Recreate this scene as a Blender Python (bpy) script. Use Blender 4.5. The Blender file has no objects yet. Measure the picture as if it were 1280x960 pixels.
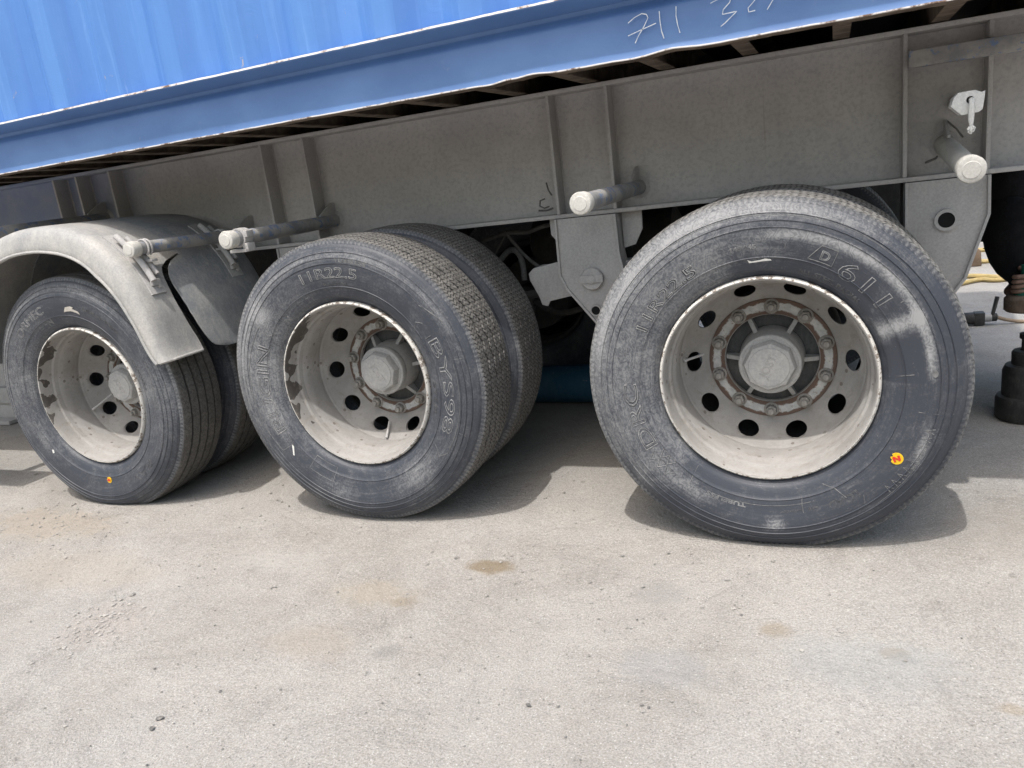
import bpy, bmesh, math, random
from mathutils import Vector, Matrix, noise
import numpy as np
random.seed(7)
R = math.radians
PI = math.pi
S = bpy.context.scene
COL = S.collection

# ------------------------------------------------------------------ camera
CAMP = Vector((0.1908, -2.1709, 1.1380))
yaw, pitch, roll = -0.4154, -0.2551, -0.1267
f = Vector((math.sin(yaw) * math.cos(pitch), math.cos(yaw) * math.cos(pitch), math.sin(pitch)))
r0 = f.cross(Vector((0, 0, 1))).normalized()
u0 = r0.cross(f)
rr = r0 * math.cos(roll) + u0 * math.sin(roll)
uu = -r0 * math.sin(roll) + u0 * math.cos(roll)
cd = bpy.data.cameras.new('camera')
cd.sensor_width = 36.0
cd.lens = 959.97 / 1280 * 36.0
cd.clip_start = 0.02
cd.clip_end = 2000
cam = bpy.data.objects.new('camera', cd)
COL.objects.link(cam)
M = Matrix(((rr.x, uu.x, -f.x, CAMP.x), (rr.y, uu.y, -f.y, CAMP.y), (rr.z, uu.z, -f.z, CAMP.z), (0, 0, 0, 1)))
cam.matrix_world = M
S.camera = cam

# ------------------------------------------------------------------ sky, sun, exposure
to_sun = Vector((-0.04, -0.388, 1.0)).normalized()
el = math.asin(to_sun.z)
W = bpy.data.worlds.new('World')
S.world = W
W.use_nodes = True
wn = W.node_tree.nodes
sky = wn.new('ShaderNodeTexSky')
sky.sky_type = 'NISHITA'
sky.sun_disc = False
sky.sun_elevation = el
sky.sun_rotation = math.atan2(to_sun.x, to_sun.y)
sky.dust_density = 7.0
sky.ozone_density = 4.0
sky.air_density = 2.0
W.node_tree.links.new(sky.outputs[0], wn['Background'].inputs[0])
wn['Background'].inputs[1].default_value = 0.15
sl = bpy.data.lights.new('sun', 'SUN')
sl.energy = 2.0
sl.angle = R(0.8)
sl.color = (1.0, 0.98, 0.945)
sun = bpy.data.objects.new('sun', sl)
COL.objects.link(sun)
sun.rotation_euler = (-to_sun).to_track_quat('-Z', 'Y').to_euler()
sun.location = (0, -6, 12)
S.view_settings.view_transform = 'Standard'
S.view_settings.look = 'None'
S.view_settings.gamma = 1.0
S.view_settings.exposure = 0.66

# ------------------------------------------------------------------ material helpers
class NT:
    def __init__(s, name):
        s.m = bpy.data.materials.new(name)
        s.m.use_nodes = True
        s.t = s.m.node_tree
        s.b = s.t.nodes['Principled BSDF']
        s.co = None
    def n(s, typ, **kw):
        nd = s.t.nodes.new(typ)
        for k, v in kw.items():
            setattr(nd, k, v)
        return nd
    def L(s, a, b):
        s.t.links.new(a, b)
    def val(s, sock, v):
        if hasattr(v, 'links'):
            s.L(v, sock)
        else:
            sock.default_value = v
    def coord(s, which='Object'):
        if s.co is None:
            s.co = s.n('ShaderNodeTexCoord')
        return s.co.outputs[which]
    def mapping(s, v, scale=(1, 1, 1), loc=(0, 0, 0)):
        m = s.n('ShaderNodeMapping')
        s.L(v, m.inputs[0])
        m.inputs['Scale'].default_value = scale
        m.inputs['Location'].default_value = loc
        return m.outputs[0]
    def noise(s, v, scale, detail=4, rough=0.6, dist=0.0):
        m = s.n('ShaderNodeTexNoise')
        s.L(v, m.inputs['Vector'])
        m.inputs['Scale'].default_value = scale
        m.inputs['Detail'].default_value = detail
        m.inputs['Roughness'].default_value = rough
        m.inputs['Distortion'].default_value = dist
        return m.outputs['Fac']
    def voro(s, v, scale, feature='F1'):
        m = s.n('ShaderNodeTexVoronoi', feature=feature)
        s.L(v, m.inputs['Vector'])
        m.inputs['Scale'].default_value = scale
        return m
    def ramp(s, fac, lo, hi, a=0.0, b=1.0):
        m = s.n('ShaderNodeMapRange', interpolation_type='SMOOTHSTEP')
        s.L(fac, m.inputs[0])
        m.inputs[1].default_value = lo
        m.inputs[2].default_value = hi
        m.inputs[3].default_value = a
        m.inputs[4].default_value = b
        return m.outputs[0]
    def math(s, op, a, b=0.0, c=None):
        m = s.n('ShaderNodeMath', operation=op)
        s.val(m.inputs[0], a)
        s.val(m.inputs[1], b)
        if c is not None:
            s.val(m.inputs[2], c)
        return m.outputs[0]
    def mix(s, fac, a, b, blend='MIX'):
        m = s.n('ShaderNodeMix', data_type='RGBA', blend_type=blend)
        s.val(m.inputs[0], fac)
        for sock, v in ((m.inputs[6], a), (m.inputs[7], b)):
            if hasattr(v, 'links'):
                s.L(v, sock)
            else:
                sock.default_value = (v[0], v[1], v[2], 1)
        return m.outputs[2]
    def bump(s, h, strength=0.3, dist=0.002, prev=None):
        m = s.n('ShaderNodeBump')
        m.inputs['Strength'].default_value = strength
        m.inputs['Distance'].default_value = dist
        s.L(h, m.inputs['Height'])
        if prev is not None:
            s.L(prev, m.inputs['Normal'])
        return m.outputs[0]
    def attr(s, name):
        a = s.n('ShaderNodeAttribute', attribute_name=name)
        return a
    def out(s, color, rough=0.6, metal=0.0, normal=None, spec=None):
        if hasattr(color, 'links'):
            s.L(color, s.b.inputs['Base Color'])
        else:
            s.b.inputs['Base Color'].default_value = (color[0], color[1], color[2], 1)
        s.val(s.b.inputs['Roughness'], rough)
        s.val(s.b.inputs['Metallic'], metal)
        if normal is not None:
            s.L(normal, s.b.inputs['Normal'])
        if spec is not None:
            s.b.inputs['Specular IOR Level'].default_value = spec
        return s.m

MAT = {}

def dusty(name, base, dust, amount=0.5, rough=0.75, scale=6.0, bump=0.25, speck=None):
    t = NT(name)
    c = t.coord()
    n1 = t.noise(c, scale, 6, 0.65)
    n2 = t.noise(t.mapping(c, (9, 9, 2.2)), scale * 0.8, 5, 0.7)
    n3 = t.noise(c, 140, 3, 0.7)
    fac = t.ramp(t.math('ADD', t.math('MULTIPLY', n1, 0.6), t.math('MULTIPLY', n2, 0.4)), 0.5 - amount * 0.35, 0.78 - amount * 0.25)
    col = t.mix(fac, base, dust)
    col = t.mix(t.ramp(n3, 0.3, 0.7, 0.0, 0.35), col, tuple(x * 0.55 for x in base))
    if speck:
        v = t.noise(c, 38, 3, 0.6)
        col = t.mix(t.ramp(v, 0.68, 0.72), col, speck)
    return t.out(col, rough, 0.0, t.bump(t.math('ADD', n3, n1), bump, 0.002), 0.35)

def build_materials():
    # ground : dusty concrete yard
    t = NT('dusty_concrete')
    c = t.coord()
    g1 = t.noise(c, 1.1, 6, 0.62, 0.3)
    g2 = t.noise(c, 6.0, 7, 0.7)
    g3 = t.noise(c, 60, 5, 0.75)
    g4 = t.noise(c, 200, 4, 0.82)
    vor = t.voro(c, 150)
    col = t.mix(t.ramp(g1, 0.3, 0.7), (0.266, 0.244, 0.217), (0.35, 0.331, 0.308))
    col = t.mix(t.ramp(g2, 0.42, 0.72, 0.0, 0.6), col, (0.37, 0.352, 0.325))
    col = t.mix(t.ramp(g2, 0.25, 0.46, 0.55, 0.0), col, (0.19, 0.18, 0.17))
    g5 = t.noise(c, 2.6, 8, 0.74, 0.8)
    col = t.mix(t.ramp(g5, 0.50, 0.62, 0.0, 0.45), col, (0.375, 0.352, 0.322))
    col = t.mix(t.ramp(g5, 0.36, 0.46, 0.5, 0.0), col, (0.222, 0.205, 0.185))
    rotm = t.n('ShaderNodeMapping')
    t.L(c, rotm.inputs[0])
    rotm.inputs['Rotation'].default_value = (0, 0, R(-14))
    rotm.inputs['Scale'].default_value = (1.6, 34, 1)
    drag = t.noise(rotm.outputs[0], 1.0, 6, 0.7, 0.3)
    g6 = t.noise(c, 1.7, 4, 0.6)
    dragk = t.math('MULTIPLY', t.ramp(drag, 0.56, 0.70), t.ramp(g6, 0.48, 0.62))
    col = t.mix(t.math('MULTIPLY', dragk, 0.5), col, (0.40, 0.385, 0.36))
    dragd = t.math('MULTIPLY', t.ramp(drag, 0.44, 0.32), t.ramp(g6, 0.50, 0.36))
    col = t.mix(t.math('MULTIPLY', dragd, 0.45), col, (0.205, 0.192, 0.175))
    grain = t.ramp(g4, 0.36, 0.66)
    col = t.mix(grain, t.mix(0.31, col, (0.10, 0.094, 0.087)), t.mix(0.24, col, (0.66, 0.645, 0.62)))
    col = t.mix(t.ramp(g3, 0.56, 0.74, 0.0, 0.42), col, (0.47, 0.455, 0.43))
    col = t.mix(t.ramp(g3, 0.27, 0.42, 0.45, 0.0), col, (0.14, 0.134, 0.127))
    # aggregate chips, one tint per cell
    chip = t.ramp(vor.outputs['Distance'], 0.18, 0.34, 1.0, 0.0)
    sepn = t.n('ShaderNodeSeparateColor')
    t.L(vor.outputs['Color'], sepn.inputs[0])
    bright = t.ramp(sepn.outputs[0], 0.80, 0.86)
    dark = t.ramp(sepn.outputs[1], 0.86, 0.9)
    col = t.mix(t.math('MULTIPLY', t.math('MULTIPLY', chip, bright), 0.6), col, (0.58, 0.57, 0.55))
    col = t.mix(t.math('MULTIPLY', t.math('MULTIPLY', chip, dark), 0.7), col, (0.12, 0.115, 0.11))
    # sandy stain patches and damp spots at fixed places (x, y, rx, ry, tint, strength)
    sep = t.n('ShaderNodeSeparateXYZ')
    t.L(c, sep.inputs[0])
    wob = t.noise(c, 7, 5, 0.7)
    wob2 = t.noise(c, 26, 4, 0.7)
    for (sx, sy, rx, ry, tint, k) in ST:
        dx = t.math('MULTIPLY', t.math('SUBTRACT', sep.outputs[0], sx), 1 / rx)
        dy = t.math('MULTIPLY', t.math('SUBTRACT', sep.outputs[1], sy), 1 / ry)
        d = t.math('SQRT', t.math('ADD', t.math('MULTIPLY', dx, dx), t.math('MULTIPLY', dy, dy)))
        d = t.math('ADD', d, t.math('MULTIPLY', t.math('SUBTRACT', wob, 0.5), 1.5))
        d = t.math('ADD', d, t.math('MULTIPLY', t.math('SUBTRACT', wob2, 0.5), 0.9))
        col = t.mix(t.math('MULTIPLY', t.ramp(d, 0.45, 1.15, k, 0.0), t.ramp(g3, 0.2, 0.6, 0.75, 1.0)), col, tint)
    h = t.math('ADD', t.math('MULTIPLY', g3, 1.0), t.math('MULTIPLY', g4, 0.5))
    h = t.math('ADD', h, t.math('MULTIPLY', chip, t.math('MULTIPLY', sepn.outputs[2], 0.35)))
    h = t.math('ADD', h, t.math('MULTIPLY', g2, 2.0))
    h = t.math('ADD', h, t.math('MULTIPLY', g5, 4.0))
    MAT['ground'] = t.out(col, 0.92, 0, t.bump(h, 0.75, 0.006), 0.2)

    t = NT('pebble')
    oi = t.attr('tone')
    n = t.noise(t.coord(), 90, 4)
    col = t.mix(oi.outputs['Fac'], (0.10, 0.097, 0.093), (0.40, 0.38, 0.355))
    col = t.mix(t.ramp(n, 0.4, 0.7, 0, 0.5), col, (0.40, 0.37, 0.33))
    MAT['pebble'] = t.out(col, 0.9, 0, t.bump(n, 0.5, 0.002), 0.25)

    MAT['frame'] = dusty('dusty_grey_frame_paint', (0.38, 0.366, 0.36), (0.46, 0.445, 0.433), 0.5, 0.8, 5, 0.25)
    t = NT('dusty_beam_paint')
    c = t.coord()
    n1 = t.noise(c, 3.2, 7, 0.65)
    n2 = t.noise(t.mapping(c, (7, 7, 1.4)), 3.0, 5, 0.7)
    n3 = t.noise(c, 75, 4, 0.75)
    n4 = t.noise(c, 11, 5, 0.7)
    col = t.mix(t.ramp(n1, 0.3, 0.72), (0.385, 0.368, 0.362), (0.46, 0.442, 0.428))
    col = t.mix(t.ramp(n2, 0.52, 0.78, 0, 0.4), col, (0.49, 0.487, 0.475))
    col = t.mix(t.ramp(n3, 0.42, 0.7, 0, 0.5), col, (0.26, 0.26, 0.262))
    run = t.noise(t.mapping(c, (22, 22, 0.7)), 1.0, 5, 0.7)
    col = t.mix(t.math('MULTIPLY', t.ramp(run, 0.62, 0.72), 0.35), col, (0.20, 0.165, 0.135))
    col = t.mix(t.ramp(n4, 0.62, 0.80, 0, 0.25), col, (0.21, 0.225, 0.27))
    sp = t.n('ShaderNodeSeparateXYZ')
    geo = t.n('ShaderNodeNewGeometry')
    t.L(geo.outputs['Position'], sp.inputs[0])
    blue = t.math('MULTIPLY', t.ramp(sp.outputs[0], -3.35, -2.7, 1.0, 0.0), t.ramp(n1, 0.2, 0.6, 0.5, 0.95))
    col = t.mix(blue, col, (0.15, 0.19, 0.29))
    MAT['beam'] = t.out(col, 0.78, 0, t.bump(t.math('ADD', n3, n1), 0.35, 0.003), 0.35)

    MAT['pale_steel'] = dusty('pale_dusty_steel', (0.385, 0.373, 0.366), (0.48, 0.465, 0.452), 0.55, 0.8, 8, 0.25)
    MAT['mudguard'] = dusty('grey_mudguard_plastic', (0.295, 0.295, 0.295), (0.46, 0.443, 0.415), 0.55, 0.62, 5, 0.12)
    MAT['mudguard_torn'] = dusty('dark_mudguard_plastic', (0.23, 0.245, 0.265), (0.40, 0.395, 0.38), 0.45, 0.55, 9, 0.15)
    MAT['cap'] = dusty('white_cap_plastic', (0.47, 0.455, 0.42), (0.60, 0.585, 0.55), 0.5, 0.55, 20, 0.1)
    MAT['rag'] = dusty('white_rag', (0.62, 0.62, 0.60), (0.72, 0.71, 0.69), 0.5, 0.9, 60, 0.4)
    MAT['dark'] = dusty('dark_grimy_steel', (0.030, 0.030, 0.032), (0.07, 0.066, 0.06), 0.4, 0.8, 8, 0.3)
    MAT['frame_dark'] = dusty('dark_weld_scar', (0.10, 0.098, 0.095), (0.22, 0.215, 0.205), 0.4, 0.8, 30, 0.4)
    MAT['hose'] = dusty('dusty_grey_hose', (0.10, 0.10, 0.105), (0.22, 0.215, 0.205), 0.5, 0.7, 20, 0.1)
    MAT['nut'] = dusty('dusty_wheel_nut', (0.23, 0.215, 0.20), (0.36, 0.34, 0.31), 0.5, 0.65, 30, 0.2)
    MAT['hub'] = dusty('dusty_hub_paint', (0.335, 0.335, 0.335), (0.45, 0.44, 0.425), 0.6, 0.8, 12, 0.2)
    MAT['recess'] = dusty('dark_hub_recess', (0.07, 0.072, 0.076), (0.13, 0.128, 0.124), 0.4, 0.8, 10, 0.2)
    MAT['outline'] = dusty('dust_on_raised_lettering', (0.10, 0.102, 0.11), (0.34, 0.338, 0.335), 0.5, 0.8, 22, 0.1)
    MAT['outline_faint'] = dusty('faint_raised_rubber', (0.045, 0.047, 0.052), (0.15, 0.15, 0.152), 0.35, 0.7, 40, 0.1)
    MAT['relief_shade'] = dusty('relief_shade_rubber', (0.030, 0.033, 0.040), (0.085, 0.086, 0.09), 0.3, 0.7, 40, 0.1)  # darker tone painting the shade beside raised marks on the sidewall
    MAT['line'] = dusty('pale_mould_line', (0.085, 0.087, 0.092), (0.26, 0.257, 0.252), 0.45, 0.8, 30, 0.1)
    MAT['chalk'] = dusty('white_chalk', (0.62, 0.68, 0.74), (0.78, 0.80, 0.82), 0.6, 0.9, 60, 0.1)
    MAT['tan'] = dusty('pale_tan_paper', (0.50, 0.46, 0.40), (0.62, 0.58, 0.52), 0.5, 0.9, 40, 0.2)
    MAT['white_paper'] = dusty('white_paper', (0.68, 0.67, 0.63), (0.74, 0.73, 0.70), 0.5, 0.9, 40, 0.1)
    MAT['yellow'] = dusty('yellow_sticker', (0.78, 0.46, 0.01), (0.80, 0.52, 0.03), 0.4, 0.45, 40, 0.05)
    MAT['red'] = dusty('red_sticker', (0.62, 0.03, 0.02), (0.66, 0.06, 0.04), 0.4, 0.45, 40, 0.05)
    MAT['black'] = dusty('black_jack_paint', (0.022, 0.022, 0.023), (0.075, 0.072, 0.066), 0.35, 0.55, 12, 0.15)
    MAT['green'] = dusty('green_jack_paint', (0.012, 0.12, 0.085), (0.03, 0.15, 0.11), 0.4, 0.5, 30, 0.15)
    MAT['rustbase'] = dusty('rusty_brown_steel', (0.12, 0.082, 0.06), (0.20, 0.155, 0.12), 0.5, 0.85, 30, 0.3)
    MAT['bluecyl'] = dusty('worn_blue_cylinder_paint', (0.025, 0.10, 0.18), (0.06, 0.14, 0.21), 0.35, 0.6, 7, 0.2, (0.22, 0.24, 0.25))
    MAT['hoseyellow'] = dusty('yellow_hose', (0.40, 0.29, 0.10), (0.48, 0.38, 0.19), 0.5, 0.6, 30, 0.1)
    MAT['hosebrown'] = dusty('brown_hose', (0.26, 0.19, 0.13), (0.34, 0.27, 0.2), 0.5, 0.7, 30, 0.1)
    MAT['wood'] = dusty('brown_wood', (0.14, 0.095, 0.065), (0.22, 0.16, 0.11), 0.5, 0.9, 14, 0.3)
    MAT['cloth'] = dusty('black_work_cloth', (0.010, 0.011, 0.014), (0.022, 0.023, 0.027), 0.4, 0.95, 24, 0.5)
    MAT['skin'] = dusty('skin', (0.20, 0.125, 0.095), (0.25, 0.16, 0.125), 0.4, 0.55, 30, 0.1)
    MAT['hair'] = dusty('black_hair', (0.012, 0.011, 0.01), (0.02, 0.018, 0.016), 0.4, 0.7, 60, 0.4)
    MAT['steel'] = dusty('worn_bright_steel', (0.34, 0.34, 0.34), (0.45, 0.44, 0.43), 0.5, 0.4, 30, 0.1)

    # blue-rubbed grey pipe
    t = NT('grey_pipe_with_blue_rub')
    c = t.coord()
    n1 = t.noise(c, 9, 5, 0.65)
    n2 = t.noise(c, 30, 4, 0.7)
    col = t.mix(t.ramp(n1, 0.35, 0.65), (0.20, 0.205, 0.215), (0.36, 0.345, 0.325))
    col = t.mix(t.ramp(n2, 0.54, 0.62, 0, 0.8), col, (0.13, 0.20, 0.36))
    MAT['pipe'] = t.out(col, 0.6, 0, t.bump(n2, 0.15, 0.001), 0.4)

    # container panel : sun-bleached blue with runs
    t = NT('faded_blue_container_paint')
    c = t.coord()
    n1 = t.noise(t.mapping(c, (6.5, 1, 0.55)), 1.0, 6, 0.6, 0.4)
    n2 = t.noise(t.mapping(c, (26, 1, 1.3)), 1.0, 6, 0.7, 0.3)
    n3 = t.noise(t.mapping(c, (60, 1, 3.5)), 1.0, 4, 0.7)
    n4 = t.noise(c, 13, 5, 0.7, 0.5)
    col = t.mix(t.ramp(n1, 0.32, 0.70), (0.080, 0.205, 0.52), (0.105, 0.255, 0.59))
    col = t.mix(t.ramp(n2, 0.52, 0.72, 0, 0.3), col, (0.20, 0.38, 0.72))
    col = t.mix(t.ramp(n3, 0.68, 0.80, 0, 0.55), col, (0.40, 0.56, 0.80))
    col = t.mix(t.ramp(n2, 0.25, 0.40, 0.4, 0), col, (0.06, 0.17, 0.46))
    spot = t.ramp(n4, 0.655, 0.70)
    col = t.mix(t.math('MULTIPLY', spot, t.ramp(n3, 0.45, 0.6)), col, (0.42, 0.36, 0.30))
    MAT['panel'] = t.out(col, 0.42, 0, t.bump(t.math('ADD', n4, n1), 0.25, 0.006), 0.5)

    t = NT('blue_rail_paint')
    c = t.coord()
    n1 = t.noise(t.mapping(c, (2, 1, 3)), 1.5, 6, 0.6)
    n2 = t.noise(c, 28, 5, 0.7)
    n4 = t.noise(c, 8, 5, 0.75, 0.4)
    col = t.mix(t.ramp(n1, 0.3, 0.7), (0.082, 0.165, 0.365), (0.11, 0.212, 0.435))
    col = t.mix(t.ramp(n2, 0.60, 0.78, 0, 0.25), col, (0.25, 0.31, 0.44))
    col = t.mix(t.ramp(n4, 0.735, 0.77, 0, 0.8), col, (0.24, 0.155, 0.10))
    MAT['rail'] = t.out(col, 0.45, 0, t.bump(n1, 0.3, 0.006), 0.5)

    t = NT('chipped_rail_edge')
    c = t.coord()
    n2 = t.noise(t.mapping(c, (14, 14, 14)), 1, 5, 0.75)
    n3 = t.noise(c, 55, 4, 0.75)
    col = t.mix(t.ramp(n2, 0.36, 0.50), (0.15, 0.095, 0.068), (0.62, 0.585, 0.56))
    col = t.mix(t.ramp(n3, 0.60, 0.70, 0, 0.7), col, (0.28, 0.16, 0.09))
    MAT['edge'] = t.out(col, 0.8, 0, t.bump(n3, 0.5, 0.003), 0.3)
    t = NT('rusty_cross_member')
    c = t.coord()
    n2 = t.noise(c, 9, 6, 0.7)
    col = t.mix(t.ramp(n2, 0.35, 0.65), (0.085, 0.064, 0.05), (0.20, 0.16, 0.125))
    MAT['rust'] = t.out(col, 0.9, 0, t.bump(n2, 0.4, 0.004), 0.2)
    MAT['floor_and_bore_shade'] = dusty('plywood_and_bore_shade', (0.004, 0.004, 0.005), (0.008, 0.008, 0.008), 0.4, 0.9, 6, 0.2)  # floor plywood; also painted as the shade inside the hanger holes

    # wheel bolt ring : pale paint with rusty inner and outer margins
    t = NT('rust_edged_ring')
    c = t.coord()
    sp = t.n('ShaderNodeSeparateXYZ')
    t.L(c, sp.inputs[0])
    rad = t.math('SQRT', t.math('ADD', t.math('MULTIPLY', sp.outputs[0], sp.outputs[0]), t.math('MULTIPLY', sp.outputs[2], sp.outputs[2])))
    n1 = t.noise(c, 30, 5, 0.75)
    n2 = t.noise(c, 75, 4, 0.7)
    band = t.math('ABSOLUTE', t.math('SUBTRACT', rad, 0.1675))
    band = t.math('ADD', band, t.math('MULTIPLY', t.math('SUBTRACT', n1, 0.5), 0.030))
    col = t.mix(t.ramp(n1, 0.35, 0.65), (0.36, 0.37, 0.365), (0.52, 0.51, 0.49))
    col = t.mix(t.ramp(band, 0.009, 0.0145), col, (0.125, 0.085, 0.068))
    col = t.mix(t.ramp(n2, 0.60, 0.68, 0, 0.8), col, (0.20, 0.125, 0.09))
    MAT['ring'] = t.out(col, 0.85, 0, t.bump(n2, 0.4, 0.002), 0.25)

ST = [(-0.81, -0.235, 0.085, 0.05, (0.20, 0.155, 0.10), 0.85),
      (0.04, -0.42, 0.045, 0.036, (0.25, 0.20, 0.135), 0.47),
      (0.30, -0.465, 0.035, 0.028, (0.22, 0.18, 0.13), 0.50),
      (-1.10, -0.45, 0.16, 0.09, (0.34, 0.29, 0.225), 0.43),
      (-1.15, -0.71, 0.16, 0.09, (0.33, 0.285, 0.235), 0.40),
      (-0.99, -0.48, 0.05, 0.03, (0.22, 0.175, 0.12), 0.40),
      (-2.9, -0.2, 0.5, 0.16, (0.335, 0.285, 0.225), 0.47),
      (-2.35, -0.5, 0.4, 0.16, (0.345, 0.30, 0.245), 0.36),
      (-1.88, -0.76, 0.16, 0.14, (0.34, 0.305, 0.275), 0.43),
      (-0.28, -0.30, 0.10, 0.07, (0.21, 0.205, 0.20), 0.36),
      (0.319, -0.485, 0.035, 0.03, (0.225, 0.228, 0.225), 0.43),
      (0.25, -0.52, 0.22, 0.12, (0.30, 0.31, 0.305), 0.36),
      (-0.2, -0.62, 0.14, 0.08, (0.25, 0.25, 0.255), 0.36),
      (0.504, -0.613, 0.03, 0.02, (0.27, 0.215, 0.14), 0.43),
      (-1.56, -0.32, 0.3, 0.08, (0.40, 0.385, 0.36), 0.36),
      (-0.91, -0.71, 0.05, 0.04, (0.19, 0.185, 0.18), 0.40),
      (-1.62, 0.12, 0.06, 0.03, (0.17, 0.15, 0.13), 0.43),
      (0.9, 0.2, 0.5, 0.25, (0.28, 0.25, 0.215), 0.29)]
build_materials()

def rim_material(name, patch):
    """dusty grey-tan rim paint; patch > 0 adds big bare dark patches on its -X side"""
    t = NT(name)
    c = t.coord()
    n1 = t.noise(c, 7, 6, 0.65)
    n2 = t.noise(c, 36, 5, 0.7)
    n3 = t.noise(c, 150, 3, 0.7)
    col = t.mix(t.ramp(n1, 0.3, 0.7), (0.255, 0.243, 0.230), (0.345, 0.332, 0.316))
    col = t.mix(t.ramp(n2, 0.52, 0.75, 0, 0.4), col, (0.235, 0.218, 0.20))
    col = t.mix(t.ramp(n3, 0.45, 0.75, 0, 0.3), col, (0.21, 0.20, 0.19))
    sp = t.n('ShaderNodeSeparateXYZ')
    t.L(c, sp.inputs[0])
    rad = t.math('SQRT', t.math('ADD', t.math('MULTIPLY', sp.outputs[0], sp.outputs[0]), t.math('MULTIPLY', sp.outputs[2], sp.outputs[2])))
    if patch:
        nb = t.noise(c, 21, 2, 0.4)
        side = t.ramp(t.math('ADD', t.math('MULTIPLY', sp.outputs[0], -1.0), t.math('MULTIPLY', sp.outputs[2], 0.35)), 0.12, 0.27)
        front = t.ramp(sp.outputs[1], 0.07, 0.12, 1.0, 0.0)
        thr = t.math('SUBTRACT', nb, t.math('MULTIPLY', t.math('SUBTRACT', 1.0, t.math('MULTIPLY', side, front)), 0.4))
        k = t.ramp(thr, 0.53 - patch, 0.545 - patch)
        col = t.mix(k, col, (0.075, 0.068, 0.062))
    sm = t.voro(c, 26)
    smk = t.math('MULTIPLY', t.ramp(sm.outputs['Distance'], 0.14, 0.18, 1, 0), t.ramp(n1, 0.44, 0.52))
    col = t.mix(t.math('MULTIPLY', smk, 0.8), col, (0.13, 0.105, 0.09))
    col = t.mix(t.math('MULTIPLY', t.ramp(t.noise(c, 19, 6, 0.75, 0.6), 0.52, 0.70), 0.55), col, (0.19, 0.165, 0.14))
    drip = t.noise(t.mapping(c, (34, 34, 5)), 1.0, 5, 0.7)
    col = t.mix(t.math('MULTIPLY', t.ramp(drip, 0.56, 0.68), 0.35), col, (0.24, 0.205, 0.17))
    # lip: rubbed white with brown chips
    lip = t.ramp(rad, 0.2925, 0.2945)
    chips = t.ramp(t.noise(c, 38, 4, 0.8), 0.51, 0.57)
    lipc = t.mix(chips, (0.66, 0.64, 0.60), (0.21, 0.17, 0.14))
    col = t.mix(t.math('MULTIPLY', lip, 0.9), col, lipc)
    return t.out(col, 0.78, 0, t.bump(t.math('ADD', n2, t.math('MULTIPLY', n3, 0.5)), 0.3, 0.002), 0.3)

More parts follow.
